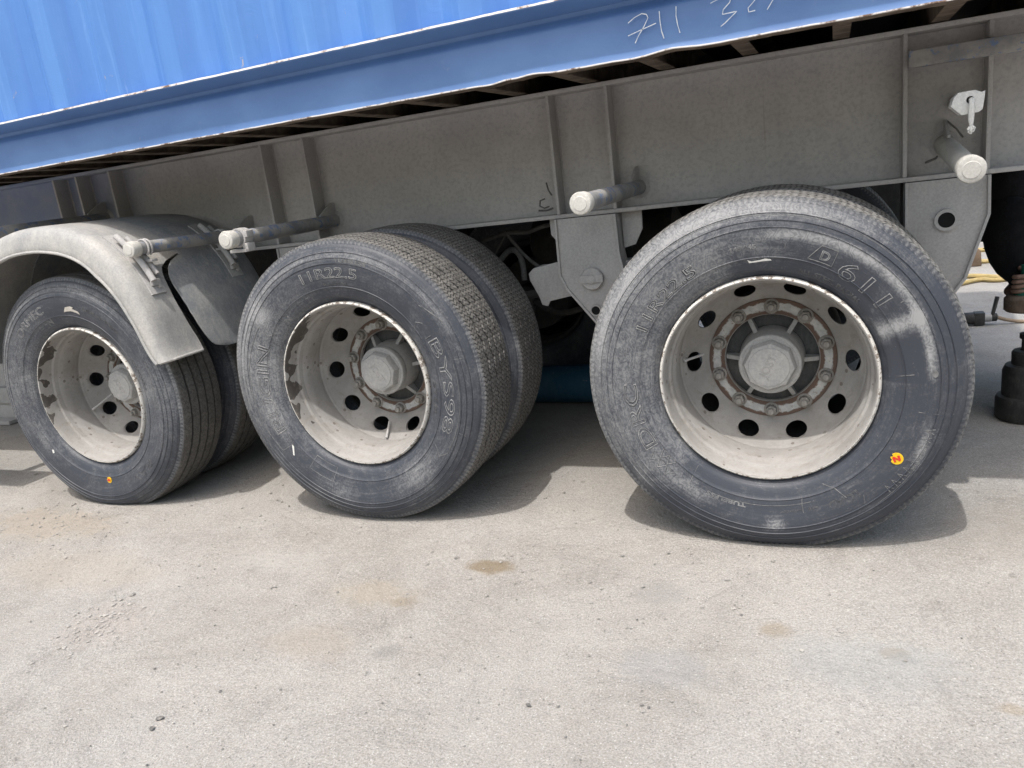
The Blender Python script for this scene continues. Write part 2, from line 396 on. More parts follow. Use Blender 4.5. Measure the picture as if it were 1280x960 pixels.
def tyre_material(name, tread_tint, tread_cut, tread_rough):
    t = NT(name)
    uv = t.n('ShaderNodeUVMap', uv_map='polar').outputs[0]
    c = t.coord()
    dust = t.attr('dust').outputs['Fac']
    tread = t.attr('tread').outputs['Fac']
    n1 = t.noise(c, 5.5, 7, 0.72, 1.2)
    n2 = t.noise(c, 34, 8, 0.78, 1.6)
    stre = t.noise(t.mapping(uv, (7, 150, 1)), 1, 6, 0.7, 0.6)
    fine = t.noise(c, 210, 3, 0.75)
    sc = t.noise(t.mapping(uv, (40, 220, 1)), 1, 3, 0.6, 1.2)
    swirl = t.n('ShaderNodeTexWave', wave_type='BANDS')
    t.L(t.mapping(c, (1, 1, 1)), swirl.inputs[0])
    swirl.inputs['Scale'].default_value = 16
    swirl.inputs['Distortion'].default_value = 22
    swirl.inputs['Detail'].default_value = 5
    swirl.inputs['Detail Scale'].default_value = 2.2
    s = t.math('ADD', t.math('MULTIPLY', t.math('SUBTRACT', n1, 0.5), 0.85), t.math('MULTIPLY', t.math('SUBTRACT', n2, 0.5), 0.62))
    s = t.math('ADD', s, t.math('MULTIPLY', t.math('SUBTRACT', stre, 0.5), 0.62))
    s = t.math('ADD', s, t.math('MULTIPLY', t.math('SUBTRACT', swirl.outputs['Fac'], 0.5), t.math('MULTIPLY', t.math('MAXIMUM', dust, 0.0), 0.34)))
    s = t.math('ADD', s, t.math('MULTIPLY', t.math('SUBTRACT', fine, 0.5), 0.3))
    k = t.ramp(t.math('ADD', dust, s), 0.14, 1.16)
    col = t.mix(k, (0.040, 0.045, 0.058), (0.295, 0.295, 0.298))
    scr = t.math('MULTIPLY', t.ramp(sc, 0.68, 0.74), t.ramp(n1, 0.42, 0.58))
    col = t.mix(t.math('MULTIPLY', scr, 0.55), col, (0.36, 0.36, 0.36))
    # tread: dusty brown-grey faces, dark cuts
    su = t.n('ShaderNodeSeparateXYZ')
    t.L(uv, su.inputs[0])
    ph = t.math('ADD', t.math('MULTIPLY', su.outputs[0], tread_cut), t.math('MULTIPLY', t.math('PINGPONG', t.math('MULTIPLY', su.outputs[1], 95.0), 1.0), 0.55))
    ph = t.math('ADD', ph, t.math('MULTIPLY', t.math('SUBTRACT', n1, 0.5), 0.5))
    fr = t.math('ABSOLUTE', t.math('SUBTRACT', t.math('FRACT', ph), 0.5))
    cut = t.math('MULTIPLY', t.ramp(fr, 0.09, 0.19, 1.0, 0.0), t.ramp(n2, 0.36, 0.5))
    tcol = t.mix(t.ramp(n2, 0.34, 0.62), tuple(x * 0.30 for x in tread_tint), tread_tint)
    tcol = t.mix(t.ramp(fine, 0.45, 0.75, 0, 0.5), tcol, tuple(x * 1.7 for x in tread_tint))
    tcol = t.mix(t.math('MULTIPLY', cut, tread_rough), tcol, (0.022, 0.021, 0.021))
    groove = t.attr('groove').outputs['Fac']
    tcol = t.mix(t.math('MULTIPLY', groove, 0.95), tcol, (0.016, 0.015, 0.015))
    col = t.mix(tread, col, tcol)
    h = t.math('ADD', t.math('MULTIPLY', stre, 0.25), t.math('MULTIPLY', fine, 0.3))
    h = t.math('SUBTRACT', h, t.math('MULTIPLY', t.math('MULTIPLY', cut, tread), tread_rough * 1.6))
    rough = t.math('ADD', t.math('MULTIPLY', k, 0.28), 0.50)
    return t.out(col, rough, 0, t.bump(h, 0.5, 0.003), 0.4)

# ------------------------------------------------------------------ mesh helpers
WLOC = {}

def link(ob, loc, parent=None):
    COL.objects.link(ob)
    WLOC[ob.name] = Vector(loc)
    if parent is not None:
        ob.parent = parent
        ob.location = Vector(loc) - WLOC[parent.name]
    else:
        ob.location = loc
    return ob

def tag(o, label=None, cat=None, group=None, kind=None):
    if label: o['label'] = label
    if cat: o['category'] = cat
    if group: o['group'] = group
    if kind: o['kind'] = kind
    return o

def empty(name, loc, parent=None):
    o = bpy.data.objects.new(name, None)
    o.empty_display_size = 0.1
    return link(o, loc, parent)

class MB:
    def __init__(s):
        s.v = []
        s.f = []
        s.mi = []
    def add(s, vs, fs, mi=0):
        b = len(s.v)
        s.v += [tuple(x) for x in vs]
        for q in fs:
            s.f.append(tuple(b + i for i in q))
            s.mi.append(mi)
    def box(s, a, b, mi=0, bev=0.0):
        x0, y0, z0 = a
        x1, y1, z1 = b
        if bev <= 0:
            s.add([(x0, y0, z0), (x1, y0, z0), (x1, y1, z0), (x0, y1, z0), (x0, y0, z1), (x1, y0, z1), (x1, y1, z1), (x0, y1, z1)],
                  [(0, 3, 2, 1), (4, 5, 6, 7), (0, 1, 5, 4), (1, 2, 6, 5), (2, 3, 7, 6), (3, 0, 4, 7)], mi)
            return
        bm = bmesh.new()
        vs = [bm.verts.new(p) for p in ((x0, y0, z0), (x1, y0, z0), (x1, y1, z0), (x0, y1, z0), (x0, y0, z1), (x1, y0, z1), (x1, y1, z1), (x0, y1, z1))]
        for q in ((0, 3, 2, 1), (4, 5, 6, 7), (0, 1, 5, 4), (1, 2, 6, 5), (2, 3, 7, 6), (3, 0, 4, 7)):
            bm.faces.new([vs[i] for i in q])
        bmesh.ops.bevel(bm, geom=list(bm.edges), offset=bev, segments=2, affect='EDGES', profile=0.6)
        s.bm(bm, mi)
    def bm(s, bm, mi=0):
        bm.verts.index_update()
        s.add([v.co[:] for v in bm.verts], [[v.index for v in fc.verts] for fc in bm.faces], mi)
        bm.free()
    def prism(s, pts, axis, a, b, mi=0, bev=0.0):
        """extrude polygon (2-D) along axis 'y' (pts are x,z) or 'x' (pts are y,z) or 'z'"""
        def p3(p, t):
            return (p[0], t, p[1]) if axis == 'y' else ((t, p[0], p[1]) if axis == 'x' else (p[0], p[1], t))
        bm = bmesh.new()
        v0 = [bm.verts.new(p3(p, a)) for p in pts]
        v1 = [bm.verts.new(p3(p, b)) for p in pts]
        n = len(pts)
        bm.faces.new(v0)
        bm.faces.new(v1[::-1])
        for i in range(n):
            bm.faces.new((v0[i], v1[i], v1[(i + 1) % n], v0[(i + 1) % n]))
        bmesh.ops.recalc_face_normals(bm, faces=bm.faces)
        if bev > 0:
            bmesh.ops.bevel(bm, geom=list(bm.edges), offset=bev, segments=2, affect='EDGES', profile=0.6)
        s.bm(bm, mi)
    def tube(s, pts, r, n=10, mi=0, cap=True):
        pts = [Vector(p) for p in pts]
        rs = r if isinstance(r, (list, tuple)) else [r] * len(pts)
        rings = []
        up = None
        for i, p in enumerate(pts):
            d = (pts[min(i + 1, len(pts) - 1)] - pts[max(i - 1, 0)]).normalized()
            if up is None:
                up = Vector((0, 0, 1)) if abs(d.z) < 0.9 else Vector((1, 0, 0))
            a = d.cross(up).normalized()
            up = a.cross(d).normalized()
            rings.append([p + (a * math.cos(2 * PI * k / n) + up * math.sin(2 * PI * k / n)) * rs[i] for k in range(n)])
        vs = [q for g in rings for q in g]
        fs = []
        for i in range(len(pts) - 1):
            for k in range(n):
                fs.append((i * n + k, i * n + (k + 1) % n, (i + 1) * n + (k + 1) % n, (i + 1) * n + k))
        if cap:
            fs.append(tuple(range(n))[::-1])
            fs.append(tuple((len(pts) - 1) * n + k for k in range(n)))
        s.add(vs, fs, mi)
    def lathe(s, prof, c, n=48, axis='y', mi=0, a0=0.0, closed=True):
        """prof = [(r, t)], revolved about an axis through c"""
        vs = []
        for (r, t) in prof:
            for k in range(n):
                a = a0 + 2 * PI * k / n
                if axis == 'y':
                    vs.append((c[0] + r * math.cos(a), c[1] + t, c[2] + r * math.sin(a)))
                elif axis == 'z':
                    vs.append((c[0] + r * math.cos(a), c[1] + r * math.sin(a), c[2] + t))
                else:
                    vs.append((c[0] + t, c[1] + r * math.cos(a), c[2] + r * math.sin(a)))
        fs = []
        for i in range(len(prof) - 1):
            for k in range(n):
                fs.append((i * n + k, i * n + (k + 1) % n, (i + 1) * n + (k + 1) % n, (i + 1) * n + k))
        if prof[0][0] > 1e-6 and closed:
            fs.append(tuple(range(n))[::-1])
        if prof[-1][0] > 1e-6 and closed:
            fs.append(tuple((len(prof) - 1) * n + k for k in range(n)))
        s.add(vs, fs, mi)
    def build(s, name, mats, parent=None, smooth=True, angle=35, origin=None, keep=False):
        me = bpy.data.meshes.new(name)
        co = np.array(s.v, float)
        o = (co.min(0) + co.max(0)) / 2 if origin is None else np.array(origin, float)
        me.from_pydata((co - o).tolist(), [], s.f)
        if not isinstance(mats, (list, tuple)):
            mats = [mats]
        for m in mats:
            me.materials.append(MAT[m] if isinstance(m, str) else m)
        me.polygons.foreach_set('material_index', s.mi)
        if not keep:
            bm = bmesh.new()
            bm.from_mesh(me)
            bmesh.ops.recalc_face_normals(bm, faces=bm.faces)
            bm.to_mesh(me)
            bm.free()
        if smooth:
            me.polygons.foreach_set('use_smooth', [True] * len(me.polygons))
            me.set_sharp_from_angle(angle=R(angle))
        me.update()
        return link(bpy.data.objects.new(name, me), o.tolist(), parent)

def children(o):
    return [c for c in bpy.data.objects if c.parent == o]

def copy_tree(o, loc=None, parent=None, rotz=None):
    c = o.copy()
    COL.objects.link(c)
    c.parent = parent
    if loc is not None:
        c.location = loc
    if rotz is not None:
        c.rotation_euler[2] = rotz
    for ch in children(o):
        copy_tree(ch, None, c)
    return c

# ================================================================== GROUND
def make_ground():
    m = MB()
    xs = sorted(set([-300, -120, -60, -30, -15] + [round(-9 + 0.15 * i, 3) for i in range(95)] + [8, 15, 30, 60, 120, 300]))
    ys = sorted(set([-300, -120, -60, -30, -15, -8, -5, -3] + [round(-2.4 + 0.12 * i, 3) for i in range(70)] + [8, 12, 20, 40, 80, 160, 300]))
    vs = []
    for y in ys:
        for x in xs:
            near = math.exp(-((x + 1) / 6) ** 4 - (y / 5) ** 4)
            z = near * (0.004 * noise.noise((x * 0.8, y * 0.8, 3)) + 0.0022 * noise.noise((x * 3.1, y * 3.1, 7))) - 0.003
            vs.append((x, y, z))
    nx = len(xs)
    fs = [(j * nx + i, j * nx + i + 1, (j + 1) * nx + i + 1, (j + 1) * nx + i) for j in range(len(ys) - 1) for i in range(nx - 1)]
    m.add(vs, fs)
    g = m.build('ground', 'ground', origin=(0, 0, 0), angle=180)
    tag(g, 'pale grey dusty concrete yard with sandy stains', 'ground', kind='structure')
make_ground()

def stone_geo(rad, rnd, flat=0.6):
    pts = [(1, 0, 0), (-1, 0, 0), (0, 1, 0), (0, -1, 0), (0, 0, 1), (0, 0, -1), (.62, .62, .5), (-.62, .62, .45), (-.6, -.62, .5), (.6, -.6, .42)]
    q = [Vector(p) * rad * rnd.uniform(0.7, 1.15) for p in pts]
    a = rnd.uniform(0, 6.28)
    st = rnd.uniform(0.75, 1.5)
    out = []
    for p in q:
        x, y = p.x * st, p.y
        out.append((x * math.cos(a) - y * math.sin(a), x * math.sin(a) + y * math.cos(a), p.z * flat))
    fs = [(4, 0, 6), (4, 6, 2), (4, 2, 7), (4, 7, 1), (4, 1, 8), (4, 8, 3), (4, 3, 9), (4, 9, 0), (0, 2, 6), (2, 1, 7), (1, 3, 8), (3, 0, 9), (5, 2, 0), (5, 1, 2), (5, 3, 1), (5, 0, 3)]
    return out, fs

def make_gravel():
    rnd = random.Random(3)
    m = MB()
    tones = []
    def put(x, y, rad, tone, flat=0.55):
        v, fs = stone_geo(rad, rnd, flat)
        m.add([(a + x, b + y, c + rad * flat * 0.25 - 0.002) for a, b, c in v], fs)
        tones.extend([tone] * len(v))
    for i in range(5200):
        # density grows towards the camera so that chips read at every distance
        y = -1.45 + 2.3 * rnd.random() ** 1.35
        w = 1.3 + (y + 1.6) * 1.1
        x = -0.55 - 0.25 * (y + 1.4) + rnd.uniform(-w, w)
        rad = 0.0011 + 0.0026 * rnd.random() ** 3
        put(x, y, rad, min(1, max(0, rnd.gauss(0.55, 0.3))))
    for i in range(1500):
        x = rnd.uniform(-4.5, 1.3); y = rnd.uniform(-0.5, 0.9)
        put(x, y, 0.0022 + 0.005 * rnd.random() ** 3, rnd.uniform(0.3, 0.9))
    for i in range(260):     # crumbled patch
        a = rnd.gauss(0, 1); b = rnd.gauss(0, 1)
        put(-1.88 + a * 0.055 + b * 0.02, -0.77 + b * 0.075 - a * 0.03, 0.0018 + 0.007 * rnd.random() ** 4, rnd.uniform(0.55, 0.95), 0.35)
    for i in range(200):
        a = rnd.gauss(0, 1); b = rnd.gauss(0, 1)
        put(-2.9 + a * 0.35, -0.18 + b * 0.10, 0.002 + 0.005 * rnd.random() ** 4, rnd.uniform(0.5, 0.9), 0.4)
    for (x, y, rad, tone) in ((-1.329, -1.07, 0.009, 0.0), (-1.318, -1.104, 0.008, 0.0), (-1.936, -0.607, 0.011, 0.45), (-1.95, -0.64, 0.009, 0.5), (-1.514, -0.912, 0.006, 0.1),
                              (-1.048, -0.183, 0.007, 0.2), (-0.946, -0.206, 0.008, 0.1), (-1.227, -0.468, 0.006, 0.3), (-0.479, -0.279, 0.009, 0.35), (0.603, -0.063, 0.011, 0.4), (0.105, -0.495, 0.006, 1.0),
                              (-0.465, -0.822, 0.006, 0.05), (-0.217, -0.765, 0.005, 0.2), (-0.2, -0.77, 0.004, 0.1), (-1.30, -0.36, 0.006, 0.3), (-1.5, -0.7, 0.005, 0.2), (-1.25, -0.95, 0.005, 0.1)):
        put(x, y, rad, tone, 0.4)
    g = m.build('gravel', 'pebble', origin=(0, 0, 0), smooth=False, keep=True)
    at = g.data.attributes.new('tone', 'FLOAT', 'POINT')
    at.data.foreach_set('value', tones)
    tag(g, 'loose grey grit and stone chips on the yard', 'gravel', kind='stuff')
make_gravel()

# ================================================================== SEMI TRAILER
ZA, ZB, ZC = 0.4824, 0.5144, 0.505
XA, XB, XC = -2.7327, -1.3903, 0.0
trailer = tag(empty('semi_trailer', (-1.39, 1.25, 0)), 'dusty grey container trailer on three axles of twin wheels', 'trailer')

# ---- frame beams
def beam(y0, y1, yw0, yw1):
    m = MB()
    m.box((-12.0, yw0, 0.998), (0.985, yw1, 1.424))
    m.box((-12.0, y0, 0.984), (0.985, y1, 0.9985), bev=0.003)
    m.box((-12.0, y0, 1.4235), (0.985, y1, 1.4385), bev=0.003)
    return m.build('frame_beam', 'beam', trailer)
YF = 0.63
beam(YF, 0.81, 0.716, 0.726)
beam(1.70, 1.88, 1.784, 1.794)

def stiffener(x, y0=YF + 0.004, y1=0.7162):
    m = MB()
    m.prism([(y0, 0.999), (y1, 0.999), (y1, 1.423), (y0, 1.423)], 'x', x - 0.006, x + 0.006, bev=0.002)
    for s_ in (-1, 1):
        m.tube([(x + s_ * 0.0065, y1 - 0.0015, 1.001 + 0.0603 * k) for k in range(8)], [0.0030 + 0.0012 * ((k * 7) % 3) / 2 for k in range(8)], 5)
    return m.build('stiffener', 'frame', trailer)
for x in (-3.378, -3.218, -2.995, -2.085, -1.863, -0.768, -0.549, 0.396, 0.622, -4.3, -4.1, -5.6, -7.2):
    stiffener(x)

def cross_beams():
    for x in (0.9, 0.2, -0.65, -1.35, -1.96, -2.7, -3.3, -4.2, -5.4, -6.8):
        m = MB()
        m.box((x - 0.04, 0.73, 1.05), (x + 0.04, 1.78, 1.40))
        m.build('cross_beam', 'dark', trailer)
cross_beams()

# rear side bar
m = MB()
m.box((0.403, 0.600, 1.322), (1.0, 0.629, 1.371), bev=0.004)
m.build('side_bar', 'pipe', trailer)

# ---- spring hangers
def hanger(x0, x1, kind):
    w = x1 - x0
    m = MB()
    y0, y1 = 0.622, 0.636
    if kind == 'mid':
        poly = [(x0, 0.982), (x0 - 0.004, 0.77), (x0 + 0.02, 0.715), (x0 + 0.15, 0.545), (x1 + 0.07, 0.545), (x1 + 0.06, 0.66), (x1 + 0.02, 0.74), (x1 + 0.004, 0.84), (x1, 0.982)]
    else:
        poly = [(x0, 0.982), (x0, 0.72), (x0 + 0.05, 0.60), (x0 + 0.13, 0.60), (x1 - 0.055, 0.665), (x1 + 0.006, 0.865), (x1 + 0.004, 0.982)]
    bm = bmesh.new()
    m.prism(poly, 'y', y0, y1, bev=0.002)
    # rim strip along the outer edge, proud of the plate
    for i in range(len(poly) - 1):
        a, b = Vector(poly[i]), Vector(poly[i + 1])
        d = (b - a).normalized()
        nrm = Vector((-d.y, d.x))
        cen = Vector(((x0 + x1) / 2, 0.78))
        if (cen - a).dot(nrm) < 0:
            nrm = -nrm
        q = [a - d * 0.001, b + d * 0.001, b + nrm * 0.009, a + nrm * 0.009]
        m.prism([tuple(p) for p in q], 'y', 0.6125 + 0.0005 * (i % 2), 0.70, bev=0.0015)
    h = m.build('hanger_bracket', 'pale_steel' if kind == 'mid' else 'frame', trailer)
    # inner plate
    m = MB()
    m.prism(poly, 'y', 0.80, 0.812)
    m.build('inner_plate', 'dark', h)
    return h

def ring_hole(parent, x, z, r, y, collar, mat='frame', name='pivot_hole'):
    """a pipe socket on the plate: collar ring, bore shade painted as a disc"""
    m = MB()
    m.lathe([(r, 0.0), (r, 0.001), (0, 0.001)], (x, y - 0.0085, z), 20, mi=1)  # near-black disc paints the shade inside the bore
    m.lathe([(r, 0.002), (r, -0.006), (r + collar, -0.006), (r + collar, 0.008)], (x, y - 0.006, z), 24, mi=0, closed=False)
    return m.build(name, [mat, 'floor_and_bore_shade'], parent)

hm = hanger(-0.782, -0.545, 'mid')
hr = hanger(0.396, 0.626, 'rear')
hl = hanger(-2.085, -1.863, 'mid')
# big eccentric pivot bushing on the middle hanger
m = MB()
m.lathe([(0.0, -0.028), (0.012, -0.028), (0.016, -0.026), (0.016, -0.018), (0.040, -0.018), (0.043, -0.012), (0.043, 0.0)], (-0.655, 0.622, 0.752), 24)
m.lathe([(0.0, 0.0), (0.0155, 0.0)], (-0.655, 0.6015, 0.752), 14, mi=1)
m.box((-0.700, 0.598, 0.737), (-0.610, 0.606, 0.767), bev=0.003)
m.build('pivot_bushing', ['pale_steel', 'dark'], hm)
ring_hole(hm, -0.652, 0.630, 0.017, 0.622, 0.004, 'pale_steel')
ring_hole(hr, 0.512, 0.857, 0.024, 0.622, 0.010)
# small tabs either side of the middle hanger
m = MB()
m.prism([(-0.815, 0.984), (-0.787, 0.984), (-0.787, 0.890), (-0.815, 0.925)], 'y', 0.66, 0.668)
m.build('gusset_tab', 'pale_steel', hm)
m = MB()
m.prism([(-0.538, 0.983), (-0.463, 0.983), (-0.465, 0.915), (-0.495, 0.86), (-0.538, 0.85)], 'y', 0.678, 0.687)
m.build('gusset_tab', 'pale_steel', hm)
# equaliser plate showing left and right of the hanger
m = MB()
m.prism([(-0.925, 0.755), (-0.928, 0.782), (-0.905, 0.802), (-0.81, 0.818), (-0.60, 0.80), (-0.42, 0.80), (-0.42, 0.70), (-0.60, 0.68), (-0.77, 0.682), (-0.85, 0.668), (-0.862, 0.648), (-0.885, 0.655), (-0.895, 0.69)], 'y', 0.662, 0.672, bev=0.003)
m.box((-0.90, 0.672, 0.795), (-0.45, 0.76, 0.803))
m.build('equaliser', 'pale_steel', trailer)
m = MB()
m.prism([(-2.20, 0.74), (-2.2, 0.80), (-2.08, 0.815), (-1.86, 0.80), (-1.74, 0.79), (-1.74, 0.71), (-1.86, 0.68), (-2.05, 0.68)], 'y', 0.662, 0.672, bev=0.003)
m.build('equaliser', 'pale_steel', trailer)

# leaf springs, axles, drums, both sides
for (x, z) in ((XA, ZA), (XB, ZB), (XC, ZC)):
    m = MB()
    for k in range(6):
        L = 0.56 - 0.07 * k
        m.tube([(x - L, 0.715, z + 0.16 + 0.03 - 0.012 * k), (x, 0.715, z + 0.145 - 0.014 * k), (x + L, 0.715, z + 0.16 + 0.03 - 0.012 * k)], 0.014, 6)
    m.build('leaf_spring', 'dark', trailer)
    m = MB()
    m.lathe([(0.07, 0.30), (0.07, 2.20)], (x, 0, z), 20)
    m.build('axle', 'dark', trailer)
    for y in (0.37, 1.89):
        m = MB()
        m.lathe([(0.10, 0.0), (0.205, 0.0), (0.21, 0.02), (0.21, 0.22), (0.10, 0.235)], (x, y, z), 32)
        m.build('brake_drum', 'dark', trailer)
    m = MB()
    m.lathe([(0.0, -0.11), (0.06, -0.11), (0.075, -0.09), (0.078, 0.0), (0.075, 0.09), (0.0, 0.11)], (x + 0.22, 1.02, z + 0.09), 20, axis='x')
    m.build('brake_chamber', 'dark', trailer)

# air lines seen through the gap
def hose(pts, r, name='air_hose', mat='hose'):
    m = MB()
    P = [Vector(p) for p in pts]
    out = []
    for i in range(len(P) - 1):
        p0, p1, p2, p3 = P[max(i - 1, 0)], P[i], P[i + 1], P[min(i + 2, len(P) - 1)]
        for k in range(8):
            t = k / 8
            out.append(0.5 * ((2 * p1) + (-p0 + p2) * t + (2 * p0 - 5 * p1 + 4 * p2 - p3) * t * t + (-p0 + 3 * p1 - 3 * p2 + p3) * t ** 3))
    out.append(P[-1])
    m.tube(out, r, 8)
    return m
hose([(-1.24, 0.95, 0.905), (-1.118, 0.95, 0.928), (-1.02, 0.94, 0.925), (-0.93, 0.92, 0.945), (-0.80, 0.90, 0.955)], 0.009).build('air_hose', 'hose', trailer)
hose([(-1.125, 0.945, 0.935), (-1.08, 0.945, 0.87), (-1.03, 0.945, 0.81), (-0.985, 0.945, 0.772), (-0.93, 0.945, 0.73)], 0.0075).build('air_hose', 'hose', trailer)
hose([(-1.16, 0.95, 0.82), (-1.12, 0.95, 0.852), (-1.085, 0.95, 0.846), (-1.065, 0.95, 0.80), (-1.063, 0.95, 0.72)], 0.013).build('air_hose', 'hose', trailer)
hose([(-1.2, 0.96, 0.83), (-1.16, 0.955, 0.88), (-1.12, 0.95, 0.93)], 0.004).build('air_hose', 'hose', trailer)
hose([(-0.98, 1.1, 0.90), (-0.90, 1.1, 0.89), (-0.84, 1.1, 0.82), (-0.84, 1.1, 0.70)], 0.02).build('air_hose', 'dark', trailer)
hose([(-1.1, 1.05, 0.62), (-0.95, 1.05, 0.55), (-0.8, 1.05, 0.58), (-0.6, 1.05, 0.66)], 0.014).build('air_hose', 'dark', trailer)

# added far-side panels and tank screen off the bright ground seen under the chassis
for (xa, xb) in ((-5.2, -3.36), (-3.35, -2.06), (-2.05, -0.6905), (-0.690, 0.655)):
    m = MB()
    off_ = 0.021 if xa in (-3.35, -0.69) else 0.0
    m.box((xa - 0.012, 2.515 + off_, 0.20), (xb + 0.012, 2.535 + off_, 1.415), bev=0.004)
    m.build('added_screen_panel', 'dark', trailer)
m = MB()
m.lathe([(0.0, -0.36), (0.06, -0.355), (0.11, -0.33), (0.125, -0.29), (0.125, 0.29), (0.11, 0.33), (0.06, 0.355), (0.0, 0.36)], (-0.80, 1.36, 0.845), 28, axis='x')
m.build('added_screen_tank', 'dark', trailer)

# ---- stay pipes
def stay(x, z_root, z_tip, y_tip, r=0.026, cap='cap', clamp=False, gusset=1, dx=0.0, mat='pipe'):
    m = MB()
    m.tube([(x, 0.714, z_root), (x + dx, y_tip + 0.03, z_tip)], r, 20)
    p = m.build('stay_pipe', mat, trailer)
    tip = Vector((x + dx, y_tip, z_tip))
    d = (tip - Vector((x, 0.714, z_root))).normalized()
    if cap:
        m = MB()
        e = 0.0045
        b = tip - d * 0.042
        m.tube([b, b + d * 0.001, tip - d * 0.006, tip - d * 0.0015, tip], [r + 0.001, r + e, r + e + 0.0015, r + e - 0.001, r + e - 0.005], 22)
        m.tube([tip - d * 0.0005, tip + d * 0.0015], [r * 0.78, r * 0.72], 22)
        m.build('pipe_cap', cap, p)
    if gusset:
        m = MB()
        s = -0.05 if gusset > 0 else 0.05
        m.prism([(0.7155, z_root + 0.02), (0.7155, z_root + 0.075), (0.690, z_root + 0.075), (0.60, z_root + 0.028), (0.60, z_root + 0.02)], 'x', x - 0.004, x + 0.004)
        m.build('gusset', 'frame', p)
        m = MB()
        m.lathe([(r + 0.001, -0.012), (r + 0.008, -0.004), (r + 0.014, 0.0)], (x, 0.7155, z_root), 18, closed=False)
        m.build('weld_bead', 'frame', p)
    return p, tip, d

stay(-0.473, 1.063, 1.056, -0.035, 0.027)
stay(0.513, 1.085, 1.0245, 0.15, 0.0295, mat='cap')
pB, tipB, dB = stay(-1.815, 1.072, 1.063, 0.02, 0.027)
pA, tipA, dA = stay(-2.268, 1.062, 1.069, 0.0, 0.025)
stay(-3.155, 1.215, 1.20, 0.06, 0.025)

# short square stub with torn end plate and a white rag (rear)
m = MB()
m.tube([(0.545, 0.714, 1.205), (0.513, 0.23, 1.193)], 0.025, 16)
p5 = m.build('stay_pipe', 'pale_steel', trailer)
m = MB()
cx, cz, yy = 0.510, 1.192, 0.205
k_ = 0.76
outer = [(-0.052, -0.008), (-0.044, 0.020), (-0.030, 0.034), (0.018, 0.036), (0.036, 0.026), (0.047, 0.030), (0.046, 0.012), (0.041, -0.028), (0.030, -0.036), (-0.020, -0.040)]
hole = [(0.004 + 0.0125 * math.cos(a), 0.006 + 0.0125 * math.sin(a)) for a in [2 * PI * k / 10 + 2.5 for k in range(10)]]
# plate as ring of quads between outer outline and bore
outer = sorted(outer, key=lambda q: math.atan2(q[1] - 0.006, q[0] - 0.004))
hole = sorted(hole, key=lambda q: math.atan2(q[1] - 0.006, q[0] - 0.004))
vs = []
for (a, b) in outer: vs.append((cx + a, yy + 0.0, cz + b))
for (a, b) in hole: vs.append((cx + a, yy - 0.002, cz + b))
for (a, b) in outer: vs.append((cx + a * 0.97, yy + 0.05 + 0.02 * (a < 0), cz + b * 0.97))
for (a, b) in hole: vs.append((cx + a, yy + 0.03, cz + b))
fs = []
for k in range(10):
    j = (k + 1) % 10
    fs += [(k, j, 10 + j, 10 + k), (k, 20 + k, 20 + j, j), (10 + k, 10 + j, 30 + j, 30 + k)]
vs = [(cx + (a - cx) * k_, b, cz + (d - cz) * k_) for a, b, d in vs]
m.add(vs, fs)
m.build('end_plate', 'rag', p5, angle=25)
m = MB()
m.tube([(0.516, 0.235, 1.199), (0.516, 0.197, 1.196), (0.515, 0.192, 1.180), (0.514, 0.192, 1.150), (0.515, 0.193, 1.132)], [0.006, 0.0065, 0.007, 0.007, 0.004], 8)
for k in range(7):
    a = k * 0.9
    m.tube([(0.515, 0.193, 1.134), (0.515 + 0.008 * math.cos(a), 0.193 + 0.006 * math.sin(a), 1.127 - 0.003 * (k % 3)), (0.514 + 0.005 * math.cos(a * 1.7), 0.193, 1.118 - 0.004 * (k % 2))], 0.0028, 5)
m.build('cord', 'rag', p5)
# torn weld scars on web
def scar(pts, r=0.004):
    mm = MB()
    mm.tube(pts, r, 6)
    mm.build('weld_scar', 'frame_dark', trailer)
scar([(-0.845, 0.7145, 1.06), (-0.865, 0.7145, 1.055), (-0.868, 0.7145, 1.035), (-0.85, 0.7145, 1.025), (-0.83, 0.7145, 1.03)], 0.003)
scar([(-0.875, 0.7145, 1.018), (-0.84, 0.7145, 1.016), (-0.815, 0.7145, 1.022)], 0.004)
scar([(-0.832, 0.7145, 1.12), (-0.826, 0.7145, 1.09), (-0.815, 0.7145, 1.07)], 0.003)
scar([(0.46, 0.7145, 1.035), (0.49, 0.7145, 1.045), (0.50, 0.7145, 1.06)], 0.004)
scar([(0.52, 0.7145, 1.155), (0.545, 0.7145, 1.13), (0.565, 0.7145, 1.10)], 0.003)

# ---- mudguard over the first axle
PROF = [(-3.315, 0.63), (-3.30, 0.78), (-3.245, 0.93), (-3.15, 1.06), (-3.03, 1.142), (-2.90, 1.184), (-2.77, 1.198), (-2.64, 1.193), (-2.51, 1.166), (-2.40, 1.112), (-2.315, 1.030), (-2.255, 0.935), (-2.210, 0.82), (-2.185, 0.71), (-2.172, 0.640)]
def prof_at(t):
    if t > 1:
        return prof_at(1.0) + (prof_at(1.0) - prof_at(0.99)) * ((t - 1) / 0.01)
    n = len(PROF) - 1
    i = min(int(t * n), n - 1)
    k = t * n - i
    g = lambda j: Vector(PROF[max(0, min(n, j))])
    p0, p1, p2, p3 = g(i - 1), g(i), g(i + 1), g(i + 2)
    return 0.5 * ((2 * p1) + (-p0 + p2) * k + (2 * p0 - 5 * p1 + 4 * p2 - p3) * k * k + (-p0 + 3 * p1 - 3 * p2 + p3) * k ** 3)
def mud_pt(t, w, off=0.0):
    """t along the arc 0..1, w across (metres from the outer ridge), off outward"""
    p = prof_at(t)
    d = (prof_at(t + 0.004 if t + 0.004 < 1 or t > 1 else 1) - prof_at(max(0, t - 0.004))).normalized()
    nrm = Vector((-d.y, d.x))
    p = p + nrm * off
    return Vector((p.x, w, p.y))
